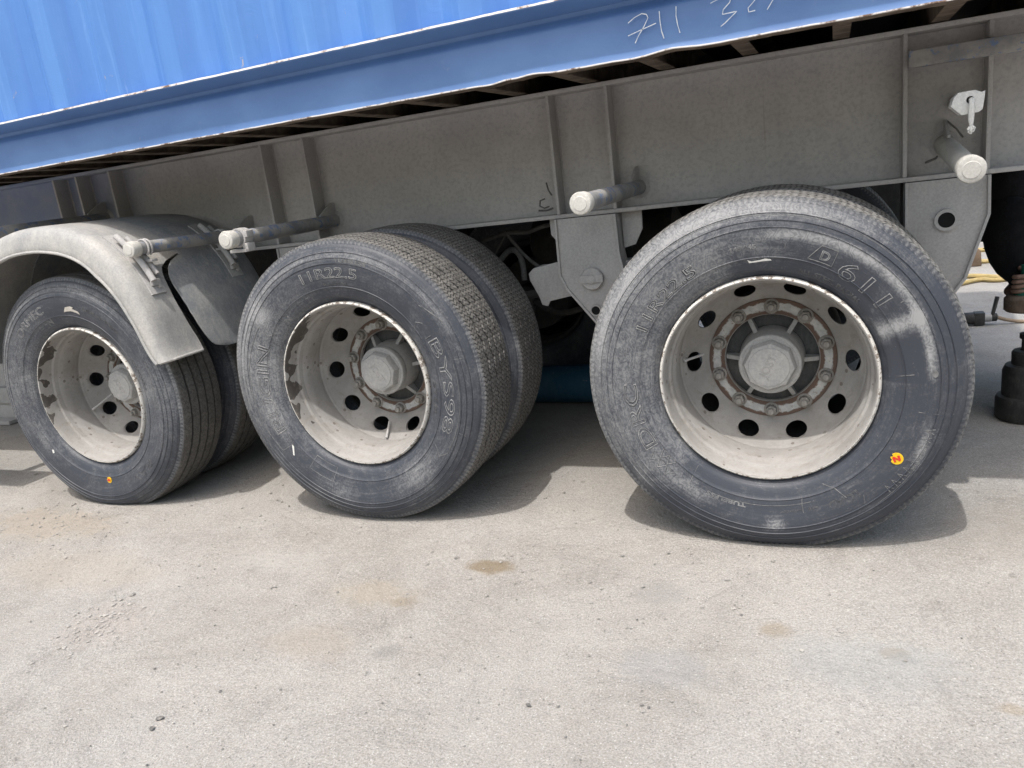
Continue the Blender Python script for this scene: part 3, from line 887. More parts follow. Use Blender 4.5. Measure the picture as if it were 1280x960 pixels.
def mudguard():
    T = 60
    def strip(secs, t0, t1, fn=None, thick=0.006):
        m = MB()
        rows = []
        ts = [t0 + (t1 - t0) * i / T for i in range(T + 1)]
        for t in ts:
            row = []
            for (w, off) in secs:
                ww, oo = (w, off) if fn is None else fn(t, w, off)
                row.append((mud_pt(t, ww, oo), mud_pt(t, ww + (0.004 if off < -0.02 else 0), oo - thick)))
            rows.append(row)
        n = len(secs)
        vs = [p for row in rows for (p, q) in row] + [q for row in rows for (p, q) in row]
        N = n * (T + 1)
        fs = []
        for i in range(T):
            for k in range(n - 1):
                a = i * n + k
                fs.append((a, a + 1, a + n + 1, a + n))
                fs.append((N + a + n, N + a + n + 1, N + a + 1, N + a))
            for k in (0, n - 1):
                a = i * n + k
                fs.append((a, a + n, N + a + n, N + a))
        for k in range(n - 1):
            for i in (0, T):
                a = i * n + k
                fs.append((a, N + a, N + a + 1, a + 1))
        m.add(vs, fs)
        return m
    # lip depth varies along the arc; the inner edge of the outer half is torn from t = .74 on
    def f_outer(t, w, off):
        lip = 0.095 if t < 0.7 else 0.095 - 0.05 * (t - 0.7) / 0.3
        if off < -0.011:
            off = off / 0.095 * lip
        tear = float(np.interp(t, (0, .70, .718, .735, .755, .79, .84, .885, .94, .97, 1), (.262, .264, .275, .185, .14, .125, .12, .13, .15, .152, .15)))
        if t > 0.72:
            tear += 0.006 * noise.noise((t * 60, 0, 0))
        if w > 0.05:
            w = 0.05 + (w - 0.05) / 0.25 * (tear - 0.05)
        if t > 0.9:
            off += 0.012 * ((t - 0.9) / 0.1) ** 2
        return w, off
    outer = [(-0.052, -0.095), (-0.050, -0.070), (-0.044, -0.040), (-0.036, -0.020), (-0.022, -0.007), (0.0, -0.001), (0.03, 0.0), (0.10, 0.0), (0.20, 0.0), (0.30, 0.0)]
    mg = strip(outer, 0.0, 1.0, f_outer).build('mudguard', 'mudguard', trailer, angle=50)
    # bead along the lip
    m = MB()
    pts = []
    for i in range(61):
        t = i / 60
        lip = 0.095 if t < 0.7 else 0.095 - 0.05 * (t - 0.7) / 0.3
        o = -lip + (0.012 * ((t - 0.9) / 0.1) ** 2 if t > 0.9 else 0)
        pts.append(mud_pt(t, -0.054, o))
    m.tube(pts, 0.006, 8)
    m.build('lip_bead', 'mudguard', mg)
    m = MB()
    m.tube([mud_pt(1.0, -0.045, -0.03), mud_pt(1.0, 0.0, 0.010), mud_pt(1.0, 0.145, 0.010)], 0.0055, 8)
    m.build('lip_bead', 'mudguard', mg)
    # inner half, ending in a torn flap
    def f_in(t, w, off):
        e = max(0, (t - 0.70) / 0.30)
        left = float(np.interp(t, (0, .70, .718, .735, .76, .80, .84, .883, .93, .97, 1, 1.025), (.263, .266, .285, .22, .172, .157, .163, .172, .188, .205, .232, .29)))
        if t > 0.72:
            left += 0.005 * noise.noise((t * 50, 4, 0))
        right = float(np.interp(t, (0, .84, .90, .92, .95, 1.03), (.64, .64, .63, .57, .55, .535)))
        k = (w - 0.30) / 0.34
        return left + (right - left) * k, off + 0.022 * e - 0.012 * k * e - 0.006 * (1 - k) * min(1, e * 8)
    inner = [(0.30, -0.004), (0.33, 0.0), (0.40, 0.002), (0.48, 0.002), (0.56, 0.001), (0.61, -0.002), (0.64, -0.012)]
    strip(inner, 0.0, 1.025, f_in).build('inner_mudguard', 'mudguard_torn', mg, angle=50)
    # curled sliver at the tear
    m = MB()
    m.tube([mud_pt(0.875, 0.59, 0.012), mud_pt(0.91, 0.575, 0.03), mud_pt(0.945, 0.58, 0.02)], [0.010, 0.006, 0.002], 6)
    m.build('torn_sliver', 'mudguard', mg)
    # clamp brackets: base plate, two bars, end bracket
    for w in (0.062, 0.505):
        m = MB()
        for (dw, t0, t1, rr_, lift) in ((-0.019, 0.655, 0.79, 0.0125, 0.020), (0.017, 0.665, 0.775, 0.0105, 0.018)):
            pts = [mud_pt(t0 + (t1 - t0) * i / 8, w + dw, lift + 0.012) for i in range(9)]
            m.tube(pts, rr_, 12)
        b0 = []
        n = 12
        vs, fs = [], []
        for i in range(n + 1):
            t = 0.63 + (0.815 - 0.63) * i / n
            for dw in (-0.036, 0.036):
                vs.append(mud_pt(t, w + dw, 0.007))
            for dw in (-0.036, 0.036):
                vs.append(mud_pt(t, w + dw, 0.0005))
        for i in range(n):
            a = i * 4
            fs += [(a, a + 1, a + 5, a + 4), (a + 2, a + 6, a + 7, a + 3), (a, a + 4, a + 6, a + 2), (a + 1, a + 3, a + 7, a + 5)]
        fs += [(0, 2, 3, 1), (n * 4, n * 4 + 1, n * 4 + 3, n * 4 + 2)]
        m.add(vs, fs)
        c = mud_pt(0.79, w, 0.016)
        m.box((c.x - 0.008, w - 0.02, c.z - 0.012), (c.x + 0.008, w + 0.02, c.z + 0.012), bev=0.003)
        c = mud_pt(0.80, w + 0.012, 0.012)
        m.lathe([(0.0, -0.006), (0.007, -0.006), (0.007, 0.006), (0.0, 0.006)], c, 6, axis='x')
        m.build('mounting_bracket', 'pale_steel', mg)
    return mg
mud = mudguard()

# clamps on the pipes
def u_clamp(parent, tip, d, back, r, mat='pale_steel'):
    c = tip - d * back
    m = MB()
    pts = [c + Vector((math.cos(a) * (r + 0.006), 0, math.sin(a) * (r + 0.006))) for a in [R(-60 + 15 * k) for k in range(21)]]
    m.tube(pts, 0.0045, 8)
    m.tube([p + d * 0.016 for p in pts], 0.0045, 8)
    m.box((c.x - 0.035, c.y - 0.022, c.z - r - 0.030), (c.x + 0.035, c.y + 0.010, c.z - r - 0.020), bev=0.002)
    m.lathe([(0.0, -0.02), (0.009, -0.02), (0.009, 0.0), (0.006, 0.0), (0.006, 0.02), (0, 0.02)], (c.x, c.y - 0.004, c.z - r - 0.03), 8, axis='z')
    return m.build('pipe_clamp', mat, parent)
u_clamp(pA, tipA, dA, 0.085, 0.025)
u_clamp(pA, tipA, dA, 0.50, 0.025)
c = tipB - dB * 0.085
m = MB()
m.lathe([(0.028, -0.021), (0.035, -0.021), (0.0355, 0.0), (0.035, 0.021), (0.028, 0.021)], (c.x, c.y, c.z), 24, closed=False)
m.box((c.x + 0.016, c.y - 0.022, c.z - 0.050), (c.x + 0.040, c.y + 0.02, c.z - 0.020), bev=0.003)
m.box((c.x - 0.040, c.y - 0.030, c.z - 0.052), (c.x + 0.036, c.y + 0.02, c.z - 0.040), bev=0.003)
m.box((c.x + 0.030, c.y - 0.02, c.z + 0.0), (c.x + 0.044, c.y + 0.018, c.z + 0.024), bev=0.003)
m.build('pipe_clamp', 'pale_steel', pB)

# ---- landing leg foot and side guard further left
lg = MB()
lg.box((-5.10, 1.12, 0.16), (-4.90, 1.26, 1.0), bev=0.006)
lg.box((-5.04, 1.08, 0.13), (-4.86, 1.30, 0.24), bev=0.006)
lg = lg.build('landing_leg', 'pale_steel', trailer)
m = MB()
m.box((-5.18, 1.02, 0.0), (-4.86, 1.36, 0.026), bev=0.005)
m.box((-5.08, 1.10, 0.026), (-4.90, 1.28, 0.13), bev=0.006)
m.build('foot', 'pale_steel', lg)
m = MB()
m.box((-6.4, -0.05, 0.46), (-3.52, 0.12, 0.52), bev=0.008)
for x in (-6.0, -4.9, -3.75):
    m.box((x - 0.03, 0.10, 0.50), (x + 0.03, 0.16, 1.0))
    m.box((x - 0.03, 0.14, 0.94), (x + 0.03, 0.64, 0.983))
m.build('side_guard', 'pale_steel', trailer)

# ================================================================== WHEELS
NS = 400
def tyre_profile(kind, RT):
    """list of (r, y, tread, groove, tag)"""
    P = [(.286, .070), (.298, .052), (.3035, .043), (.309, .037), (.3145, .033), (.3165, .0285), (.3195, .0255), (.326, .0215), (.336, .0175), (.346, .0140),
         (.3545, .0110), (.356, .0088), (.3575, .0105), (.368, .0078), (.380, .0052), (.392, .0030), (.404, .0014), (.416, .0004), (.428, .0000), (.4355, .0004),
         (.437, -.0018), (.4385, .0008), (.446, .0018), (.4535, .0034), (.455, .0014), (.4565, .0042), (.465, .0066), (.4725, .0094), (.474, .0072), (.476, .0112),
         (.484, .0148), (.4905, .0180)]
    prof = [(r, y, 0, 0, '') for r, y in P]
    prof += [(RT - .0250, .0210, 0, 0, ''), (RT - .0215, .0262, 0, 0.5, ''), (RT - .0185, .0250, 0, 0, 'lug'), (RT - .0115, .0288, 0.15, 0, 'lug'), (RT - .0070, .0320, 0.6, 0, 'edge'), (RT - .0048, .0365, 1, 0, '')]
    n4 = 4
    ys = []
    gr = [.075, .118, .162, .205]
    gw = .0062 if kind == 'zig' else .0052
    gd = .0100 if kind == 'zig' else .0115
    y = .0365
    def crown(yy):
        return RT - .0048 * ((yy - .14) / .1035) ** 2
    seg = [.046, .058]
    for g in gr:
        seg += [g - .018, (g - gw, 'a'), (g - gw + .0012, 'b'), (g + gw - .0012, 'b'), (g + gw, 'a')]
    seg += [.222, .234]
    for s_ in seg:
        if isinstance(s_, tuple):
            yy, k = s_
            prof.append((crown(yy) - (gd if k == 'b' else 0), yy, 1, 1 if k == 'b' else 0, 'z'))
        else:
            prof.append((crown(s_), s_, 1, 0, ''))
    prof += [(RT - .0048, .2435, 1, 0, '')]
    back = [(RT - .0115, .2512, 0.15, 0, 'lug'), (RT - .0185, .255, 0, 0, 'lug'), (RT - .025, .259, 0, 0, '')] + \
           [(r, .28 - y, 0, 0, '') for r, y in ((.484, .0148), (.465, .0066), (.446, .0018), (.428, 0), (.404, .0014), (.380, .0052), (.346, .014), (.318, .027), (.298, .052), (.286, .07))]
    return prof + back

def side_y(r):
    P = [(.300, .046), (.3165, .0285), (.326, .0215), (.346, .014), (.368, .0078), (.392, .003), (.416, .0004), (.428, 0), (.446, .0018), (.465, .0066), (.484, .0148), (.50, .024)]
    if r <= P[0][0]: return P[0][1]
    for (a, ya), (b, yb) in zip(P, P[1:]):
        if r <= b:
            return ya + (yb - ya) * (r - a) / (b - a)
    return P[-1][1]

def sstep(a, b, x):
    t = np.clip((x - a) / (b - a), 0, 1)
    return t * t * (3 - 2 * t)

def angd(a, c):
    return (a - c + 180) % 360 - 180

def dust_C(r, a):
    d = np.full_like(r, 0.22)
    d += 0.29 * sstep(95, 112, a % 360) * sstep(235, 215, a % 360)          # chalky left half
    d += 0.22 * np.exp(-(angd(a, 92) / 14) ** 2) * sstep(.33, .37, r)
    arc = np.exp(-((r - (.415 + .012 * np.sin(np.radians(a * 2)))) / .012) ** 2) * sstep(-6, 12, angd(a, 0) + 0 * r) * sstep(98, 70, a % 360)
    d += 0.75 * arc
    wedge = np.exp(-(angd(a, 24.5) / 3.2) ** 2) * sstep(.31, .33, r) * sstep(.445, .42, r)
    d += 0.75 * wedge
    d -= 0.22 * sstep(19, 16, a % 360) * sstep(-8, 4, angd(a, -5)) * sstep(.42, .40, r)
    d += 0.40 * np.exp(-((r - .484) / .018) ** 2) * sstep(20, 70, a % 360) * sstep(190, 150, a % 360)
    d += 0.55 * np.exp(-(angd(a, -88) / 4.5) ** 2 - ((r - .425) / .016) ** 2)
    d += 0.45 * np.exp(-(angd(a, -125) / 13) ** 2 - ((r - .395) / .028) ** 2)
    d += 0.50 * np.exp(-(angd(a, -25) / 7) ** 2 - ((r - .437 + .0008 * angd(a, -25)) / .012) ** 2)
    d -= 0.30 * np.exp(-(angd(a, -117) / 9) ** 2) * sstep(.36, .33, r)
    d -= 0.12 * sstep(.476, .49, r) * sstep(200, 215, a % 360) * sstep(350, 330, a % 360)
    return d

def dust_B(r, a):
    d = np.full_like(r, 0.27)
    d += 0.30 * np.exp(-(angd(a, 165) / 40) ** 2)
    d += 0.28 * np.exp(-((r - .462) / .016) ** 2) * sstep(0, 30, a % 360) * sstep(200, 150, a % 360)
    d += 0.30 * np.exp(-(angd(a, -55) / 16) ** 2 - ((r - .39) / .05) ** 2)
    d += 0.45 * np.exp(-(angd(a, 140) / 5) ** 2 - ((r - .42) / .03) ** 2)
    d += 0.35 * np.exp(-(angd(a, -163) / 13) ** 2 - ((r - .37) / .03) ** 2)
    d += 0.25 * np.exp(-(angd(a, -110) / 12) ** 2 - ((r - .41) / .04) ** 2)
    return d

def dust_A(r, a):
    d = np.full_like(r, 0.28)
    d += 0.28 * np.exp(-((r - .47) / .02) ** 2) * sstep(20, 60, a % 360) * sstep(200, 150, a % 360)
    d += 0.20 * np.exp(-(angd(a, 165) / 35) ** 2)
    d += 0.25 * np.exp(-(angd(a, -150) / 14) ** 2 - ((r - .37) / .03) ** 2)
    d += 0.18 * np.exp(-(angd(a, 5) / 25) ** 2)
    d -= 0.16 * np.exp(-(angd(a, 90) / 11) ** 2 - ((r - .385) / .03) ** 2)
    return d

def dust_in(r, a):
    return np.full_like(r, 0.30)

def make_tyre(kind, RT, zc, dustf, mat, inward=False):
    prof = tyre_profile(kind, RT)
    n = len(prof)
    pr = np.array([q[0] for q in prof]); py = np.array([q[1] for q in prof])
    tr = np.array([q[2] for q in prof], float); gv = np.array([q[3] for q in prof], float)
    ang = np.arange(NS) * 2 * PI / NS
    Rr = np.repeat(pr[:, None], NS, 1); Y = np.repeat(py[:, None], NS, 1); A = np.repeat(ang[None, :], n, 0)
    seg = np.arange(NS)
    notch = (seg % 2 == 0)
    rng = np.random.RandomState(5)
    for i, q in enumerate(prof):
        if q[4] == 'lug':
            s = 1 if q[1] < 0.14 else -1
            Rr[i] -= np.where(notch, 0.0022, 0)
            Y[i] += s * np.where(notch, 0.0034, 0)
        if q[4] == 'z' and kind == 'zig':
            ph = (seg % 8) / 8
            Y[i] += 0.0062 * (np.abs(ph - 0.5) * 4 - 1) + rng.uniform(-.0006, .0006, NS)
        if q[4] == 'z' and kind == 'rib':
            Y[i] += 0.0009 * np.sin(seg * 0.9)
        if q[2] > 0.9 and q[3] == 0:
            Rr[i] += rng.uniform(-.0005, .0005, NS)
    X = Rr * np.cos(A); Z = Rr * np.sin(A)
    # load: flatten on the ground and bulge the walls above it
    dz = np.degrees(A) % 360
    bul = np.exp(-(angd(dz, 270) / 22) ** 2)
    fl = sstep(.38, .45, Rr) * sstep(.51, .46, Rr)
    Y = Y + np.where(Y < 0.14, -1, 1) * 0.009 * bul * fl
    Zmin = -zc + 0.0015
    Z = np.maximum(Z, Zmin + 0.35 * np.maximum(0, (RT - Rr)) * 0)
    verts = np.stack([X, Y, Z], -1).reshape(-1, 3)
    i = np.arange(n - 1)[:, None]; j = np.arange(NS)[None, :]
    j2 = (j + 1) % NS
    F = np.stack([i * NS + j, i * NS + j2, (i + 1) * NS + j2, (i + 1) * NS + j], -1).reshape(-1, 4)
    F = F[:, ::-1]
    me = bpy.data.meshes.new('tyre')
    me.from_pydata(verts.tolist(), [], F.tolist())
    me.materials.append(mat)
    me.polygons.foreach_set('use_smooth', [True] * len(me.polygons))
    bm = bmesh.new()
    bm.from_mesh(me)
    bmesh.ops.recalc_face_normals(bm, faces=bm.faces)
    bm.to_mesh(me)
    bm.free()
    me.set_sharp_from_angle(angle=R(38))
    a = me.attributes.new('dust', 'FLOAT', 'POINT')
    D = dustf(Rr, np.degrees(A))
    for i, q in enumerate(prof):
        if q[4] == 'lug':
            D[i] += np.where(notch, 0.30, 0.0)
    a.data.foreach_set('value', D.reshape(-1).astype(np.float32))
    a = me.attributes.new('tread', 'FLOAT', 'POINT')
    a.data.foreach_set('value', np.repeat(tr[:, None], NS, 1).reshape(-1).astype(np.float32))
    a = me.attributes.new('groove', 'FLOAT', 'POINT')
    a.data.foreach_set('value', np.repeat(gv[:, None], NS, 1).reshape(-1).astype(np.float32))
    # polar uv in metres: u along the circumference, v along the profile
    plen = np.concatenate([[0], np.cumsum(np.hypot(np.diff(pr), np.diff(py)))])
    uvl = me.uv_layers.new(name='polar')
    lv = np.zeros(len(me.loops), np.int32)
    me.loops.foreach_get('vertex_index', lv)
    pi_, aj = lv // NS, lv % NS
    U = aj * 2 * PI / NS * 0.5
    pj = (np.arange(len(lv)) // 4) * 4
    # keep faces that wrap the seam continuous
    mx = np.maximum.reduceat(aj, np.arange(0, len(aj), 4))
    wrap = np.repeat(mx == NS - 1, 4) & (aj == 0)
    U = np.where(wrap, 2 * PI * 0.5, U)
    uvl.data.foreach_set('uv', np.stack([U, plen[pi_]], -1).reshape(-1).astype(np.float32))
    return me

def rim_mesh(mat, holes_off):
    m = MB()
    prof = [(.300, .060), (.3010, .046), (.3010, .036), (.2985, .030), (.2945, .0275), (.2905, .0290), (.2878, .036), (.2865, .046), (.2855, .060), (.2848, .078), (.2835, .086), (.2770, .0905), (.2755, .096), (.2750, .106), (.2735, .113), (.2700, .118),
            (.2690, .145), (.2682, .190), (.2680, .196), (.2692, .203), (.2692, .210), (.2655, .214), (.2635, .219), (.2605, .226)]
    m.lathe(prof, (0, 0, 0), 100, a0=R(holes_off - 18), closed=False)
    # back of the well
    m.lathe([(.2680, .212), (.2705, .235), (.283, .25), (.3, .262), (.304, .262)], (0, 0, 0), 96, closed=False)
    # disc with ten hand holes
    def dy(r):
        P = [(.142, .300), (.192, .300), (.204, .297), (.214, .289), (.240, .258), (.2605, .226)]
        for (a, ya), (b, yb) in zip(P, P[1:]):
            if r <= b:
                return ya + (yb - ya) * max(0, (r - a) / (b - a))
        return P[-1][1]
    r1, r2 = .196, .2605
    rc, rh = .2345, .0262
    nseg = 10
    for k in range(nseg):
        a0 = R(holes_off + 36 * k)
        per = []
        h = R(18)
        for i in range(10): per.append((r2, -h + 2 * h * i / 10))
        for i in range(5): per.append((r2 + (r1 - r2) * i / 5, h))
        for i in range(10): per.append((r1, h - 2 * h * i / 10))
        for i in range(5): per.append((r1 + (r2 - r1) * i / 5, -h))
        n = len(per)
        loops = []
        angs = []
        for (r, a) in per:
            px, pz = r * math.cos(a) - rc, r * math.sin(a)
            angs.append(math.atan2(pz, px))
        hole = [(rc + rh * math.cos(t) * 0.80, rh * 1.26 * math.sin(t)) for t in angs]
        perx = [(r * math.cos(a), r * math.sin(a)) for (r, a) in per]
        for s in (0.0, 0.45, 0.85, 1.0):
            loops.append([(p[0] * (1 - s) + q[0] * s, p[1] * (1 - s) + q[1] * s) for p, q in zip(perx, hole)])
        vs = []
        ca, sa = math.cos(a0), math.sin(a0)
        for li, lp in enumerate(loops):
            for (x, z) in lp:
                vs.append((x * ca - z * sa, dy(math.hypot(x, z)) + (0.0 if li < 3 else 0.0015), x * sa + z * ca))
        for (x, z) in loops[-1]:
            vs.append((x * ca - z * sa, dy(math.hypot(x, z)) + 0.013, x * sa + z * ca))
        fs = []
        for li in range(4):
            for i in range(n):
                j = (i + 1) % n
                fs.append((li * n + i, li * n + j, (li + 1) * n + j, (li + 1) * n + i))
        m.add(vs, fs)
    m.lathe([(.196, dy(.196)), (.192, .300), (.142, .300), (.1405, .302), (.1405, .320)], (0, 0, 0), 100, a0=R(holes_off - 18), closed=False)
    ob = m
    return ob

def weld(o, d=0.0004):
    bm = bmesh.new()
    bm.from_mesh(o.data)
    bmesh.ops.remove_doubles(bm, verts=bm.verts, dist=d)
    bmesh.ops.recalc_face_normals(bm, faces=bm.faces)
    bm.to_mesh(o.data)
    bm.free()
    o.data.set_sharp_from_angle(angle=R(40))

def shared(name, me, loc, parent):
    return link(bpy.data.objects.new(name, me), loc, parent)

def text_mesh(body, size, bevel=0.0011, spacing=1.0):
    cu = bpy.data.curves.new('lettering', 'FONT')
    cu.body = body
    cu.size = size
    cu.fill_mode = 'NONE'
    cu.bevel_depth = bevel
    cu.bevel_resolution = 1
    cu.resolution_u = 3
    cu.space_character = spacing
    o = bpy.data.objects.new('lettering_tmp', cu)
    COL.objects.link(o)
    dg = bpy.context.evaluated_depsgraph_get()
    dg.update()
    me = bpy.data.meshes.new_from_object(o.evaluated_get(dg))
    bpy.data.objects.remove(o)
    return me

def lettering(parent, c, body, size, a_start, r_base, mat, a_end=None, bevel=0.0011, lift=0.0003, dual=False):
    if dual:
        o = lettering(parent, c, body, size, a_start, r_base, 'relief_shade', a_end, bevel * 2.1, -0.0012)  # wider dark tube paints a shadow edge along the letters
    me = text_mesh(body, size, bevel)
    bm = bmesh.new()
    bm.from_mesh(me)
    for _ in range(3):
        long_ = [e for e in bm.edges if e.calc_length() > 0.007]
        if not long_:
            break
        bmesh.ops.subdivide_edges(bm, edges=long_, cuts=1, use_grid_fill=True)
    bm.to_mesh(me)
    bm.free()
    xs = [v.co.x for v in me.vertices]
    x0, x1 = min(xs), max(xs)
    rm = r_base + size * 0.35
    k = 1.0
    if a_end is not None:
        k = R(a_start - a_end) * rm / (x1 - x0)
    for v in me.vertices:
        a = R(a_start) - (v.co.x - x0) * k / rm
        r = r_base + v.co.y
        y = side_y(r) - lift - v.co.z * 0.8
        v.co = (r * math.cos(a), y, r * math.sin(a))
    me.materials.clear()
    me.materials.append(MAT[mat])
    me.polygons.foreach_set('use_smooth', [True] * len(me.polygons))
    return shared('lettering', me, c, parent)

def polar_line(m, pts, rad=0.0012, lift=0.0002):
    """tube through (angle, r) points lying on the sidewall"""
    P = []
    for (p, q) in zip(pts, pts[1:]):
        n = max(2, int(abs(p[0] - q[0]) / 3) + 2)
        for i in range(n):
            t = i / n
            P.append((p[0] + (q[0] - p[0]) * t, p[1] + (q[1] - p[1]) * t))
    P.append(pts[-1])
    m.tube([(r * math.cos(R(a)), side_y(r) - lift, r * math.sin(R(a))) for a, r in P], rad, 5)

def patch(parent, c, name, mat, pts, lift=0.002):
    """small flat flap on the sidewall; pts in (angle, r)"""
    m = MB()
    n = len(pts)
    f_ = [(r * math.cos(R(a)), side_y(r) - lift, r * math.sin(R(a))) for a, r in pts]
    b_ = [(r * math.cos(R(a)), side_y(r) - 0.0004, r * math.sin(R(a))) for a, r in pts]
    m.add(f_ + b_, [tuple(range(n))] + [(i, n + i, n + (i + 1) % n, (i + 1) % n) for i in range(n)])
    m.v = [(a + c[0], b + c[1], d + c[2]) for a, b, d in m.v]
    return m.build(name, mat, parent, smooth=False)

# shared small meshes
def nut_mesh():
    m = MB()
    m.lathe([(0.0235, 0.0), (0.0235, -0.004), (0.020, -0.007), (0.0175, -0.007)], (0, 0, 0), 20, closed=False)
    m.lathe([(0.0172, -0.004), (0.0172, -0.022), (0.0145, -0.0255), (0.0105, -0.0255)], (0, 0, 0), 6, closed=False)
    m.lathe([(0.0105, -0.020), (0.0105, -0.034), (0.0085, -0.0365), (0.0, -0.0365)], (0, 0, 0), 12, closed=False)
    o = m.build('wheel_nut', 'nut', None, origin=(0, 0, 0), angle=30)
    me = o.data
    bpy.data.objects.remove(o)
    return me
NUT = nut_mesh()

def hub_parts(c, wheel, nut_off, text_rot, rib_off):
    hb = MB()
    hb.lathe([(.0995, .336), (.098, .30), (.094, .262), (.090, .248), (.0885, .245)], c, 56, closed=False, mi=0)
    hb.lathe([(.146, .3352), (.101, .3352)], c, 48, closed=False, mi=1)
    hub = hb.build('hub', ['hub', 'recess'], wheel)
    for k in range(6):
        a = R(rib_off + 60 * k)
        m = MB()
        vs = []
        for (r, y) in ((.088, .285), (.1395, .312), (.1395, .334), (.088, .334)):
            for s in (-1, 1):
                x, z = r, s * .0065
                vs.append((c[0] + x * math.cos(a) - z * math.sin(a), c[1] + y, c[2] + x * math.sin(a) + z * math.cos(a)))
        m.add(vs, [(0, 1, 3, 2), (2, 3, 5, 4), (4, 5, 7, 6), (6, 7, 1, 0), (0, 2, 4, 6), (1, 7, 5, 3)])
        m.build('hub_rib', 'hub', hub, smooth=False)
    m = MB()
    m.lathe([(.092, .250), (.0935, .246), (.0935, .228), (.091, .222), (.083, .220), (.0815, .2185), (.060, .2183)], c, 56, closed=False)
    m.lathe([(.0805, .222), (.0790, .205), (.0725, .1925), (.066, .190)], c, 8, a0=R(22.5 + text_rot), closed=False)
    m.lathe([(.0665, .1905), (.060, .1890), (.059, .1868), (.0, .1862)], c, 40, closed=False)
    cap = m.build('hub_cap', 'hub', hub, angle=28)
    # raised maker's word on the cap face
    me = text_mesh('JOST', 0.034, 0.0011)
    xs = [v.co.x for v in me.vertices]; ys = [v.co.y for v in me.vertices]
    mx, my = (min(xs) + max(xs)) / 2, (min(ys) + max(ys)) / 2
    for v in me.vertices:
        x, z = v.co.x - mx, v.co.y - my
        a = R(text_rot)
        v.co = (x * math.cos(a) - z * math.sin(a), 0.1863 - v.co.z, x * math.sin(a) + z * math.cos(a))
    me.materials.clear(); me.materials.append(MAT['pale_steel'])
    o = shared('cap_lettering', me, c, hub)
    for k in range(10):
        a = R(nut_off + 36 * k)
        o = shared('wheel_nut', NUT, (c[0] + .1675 * math.cos(a), c[1] + .2975, c[2] + .1675 * math.sin(a)), wheel)
        o.rotation_euler = (0, random.uniform(0, 1), 0)
    m = MB()
    m.lathe([(.1435, .3005), (.1435, .2965), (.1450, .2955), (.1895, .2955), (.1912, .2970), (.1915, .3005)], c, 80, closed=False)
    m.build('bolt_ring', 'ring', wheel, origin=c)
    return hub

TM_Z = tyre_material('worn_zigzag_tyre_rubber', (0.215, 0.207, 0.196), 64, 1.0)
TM_R = tyre_material('ribbed_tyre_rubber', (0.135, 0.129, 0.12), 48, 0.3)
TM_C = tyre_material('chalky_tyre_rubber', (0.25, 0.243, 0.232), 50, 0.8)
RM_plain = rim_material('dusty_rim_paint', 0.0)
RM_patch = rim_material('peeling_rim_paint', 0.10)
RM_little = rim_material('chipped_rim_paint', 0.0)
RM_some = rim_material('flaking_rim_paint', 0.035)

def make_wheel(x, z, kind, RT, dustf, tm, rm, holes_off, label, y=0.0):
    c = (x, y, z)
    w = empty('wheel', c, trailer)
    w['label'] = label
    shared('tyre', make_tyre(kind, RT, z, dustf, tm), c, w)
    m = rim_mesh(rm, holes_off)
    m.v = [(a + x, b + y, d + z) for a, b, d in m.v]
    rim = m.build('rim', rm, w, origin=c)
    weld(rim)
    return w, rim

def valve(w, c, a, r0_, r1_, bend=0.0):
    m = MB()
    p0 = Vector((c[0] + r0_ * math.cos(R(a)), c[1] + .262, c[2] + r0_ * math.sin(R(a))))
    p1 = Vector((c[0] + r1_ * math.cos(R(a + bend)), c[1] + .205, c[2] + r1_ * math.sin(R(a + bend))))
    m.tube([p0, p0.lerp(p1, 0.85), p1.lerp(p0, 0.14), p1], [.004, .004, .0052, .0052], 10)
    m.build('valve_stem', 'pale_steel', w)

# wheel C (right)
wC, rimC = make_wheel(XC, ZC, 'zig', 0.5225, dust_C, TM_C, RM_little, -1, 'right-hand outer wheel with chalky smears on its sidewall')
cC = (XC, 0, ZC)
hub_parts(cC, wC, 16, 62, -3)
valve(wC, cC, 172, .205, .258, 3)
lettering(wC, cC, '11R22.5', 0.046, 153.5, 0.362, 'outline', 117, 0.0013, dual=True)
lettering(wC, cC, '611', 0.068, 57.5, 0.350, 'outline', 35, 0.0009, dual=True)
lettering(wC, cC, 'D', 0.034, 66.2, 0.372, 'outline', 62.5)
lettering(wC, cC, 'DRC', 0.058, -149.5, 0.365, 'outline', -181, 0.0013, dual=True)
lettering(wC, cC, 'ALL STEEL RADIAL', 0.017, 73, 0.322, 'outline_faint', 41, 0.0006)
lettering(wC, cC, '148/145', 0.016, 101, 0.382, 'outline', 91, 0.0007)
lettering(wC, cC, 'LOAD', 0.032, -53, 0.388, 'outline_faint', -66, 0.0009)
lettering(wC, cC, 'SPEED', 0.030, -70, 0.388, 'outline_faint', -86, 0.0009)
lettering(wC, cC, '4', 0.030, -88, 0.388, 'outline_faint', -90, 0.0009)
lettering(wC, cC, 'TUBELESS', 0.016, -100, 0.374, 'outline', -118, 0.0006)
m = MB()
box = [(70.5, .365), (67, .407), (61.0, .407), (60.5, .365), (70.5, .365)]
polar_line(m, box, 0.0012)
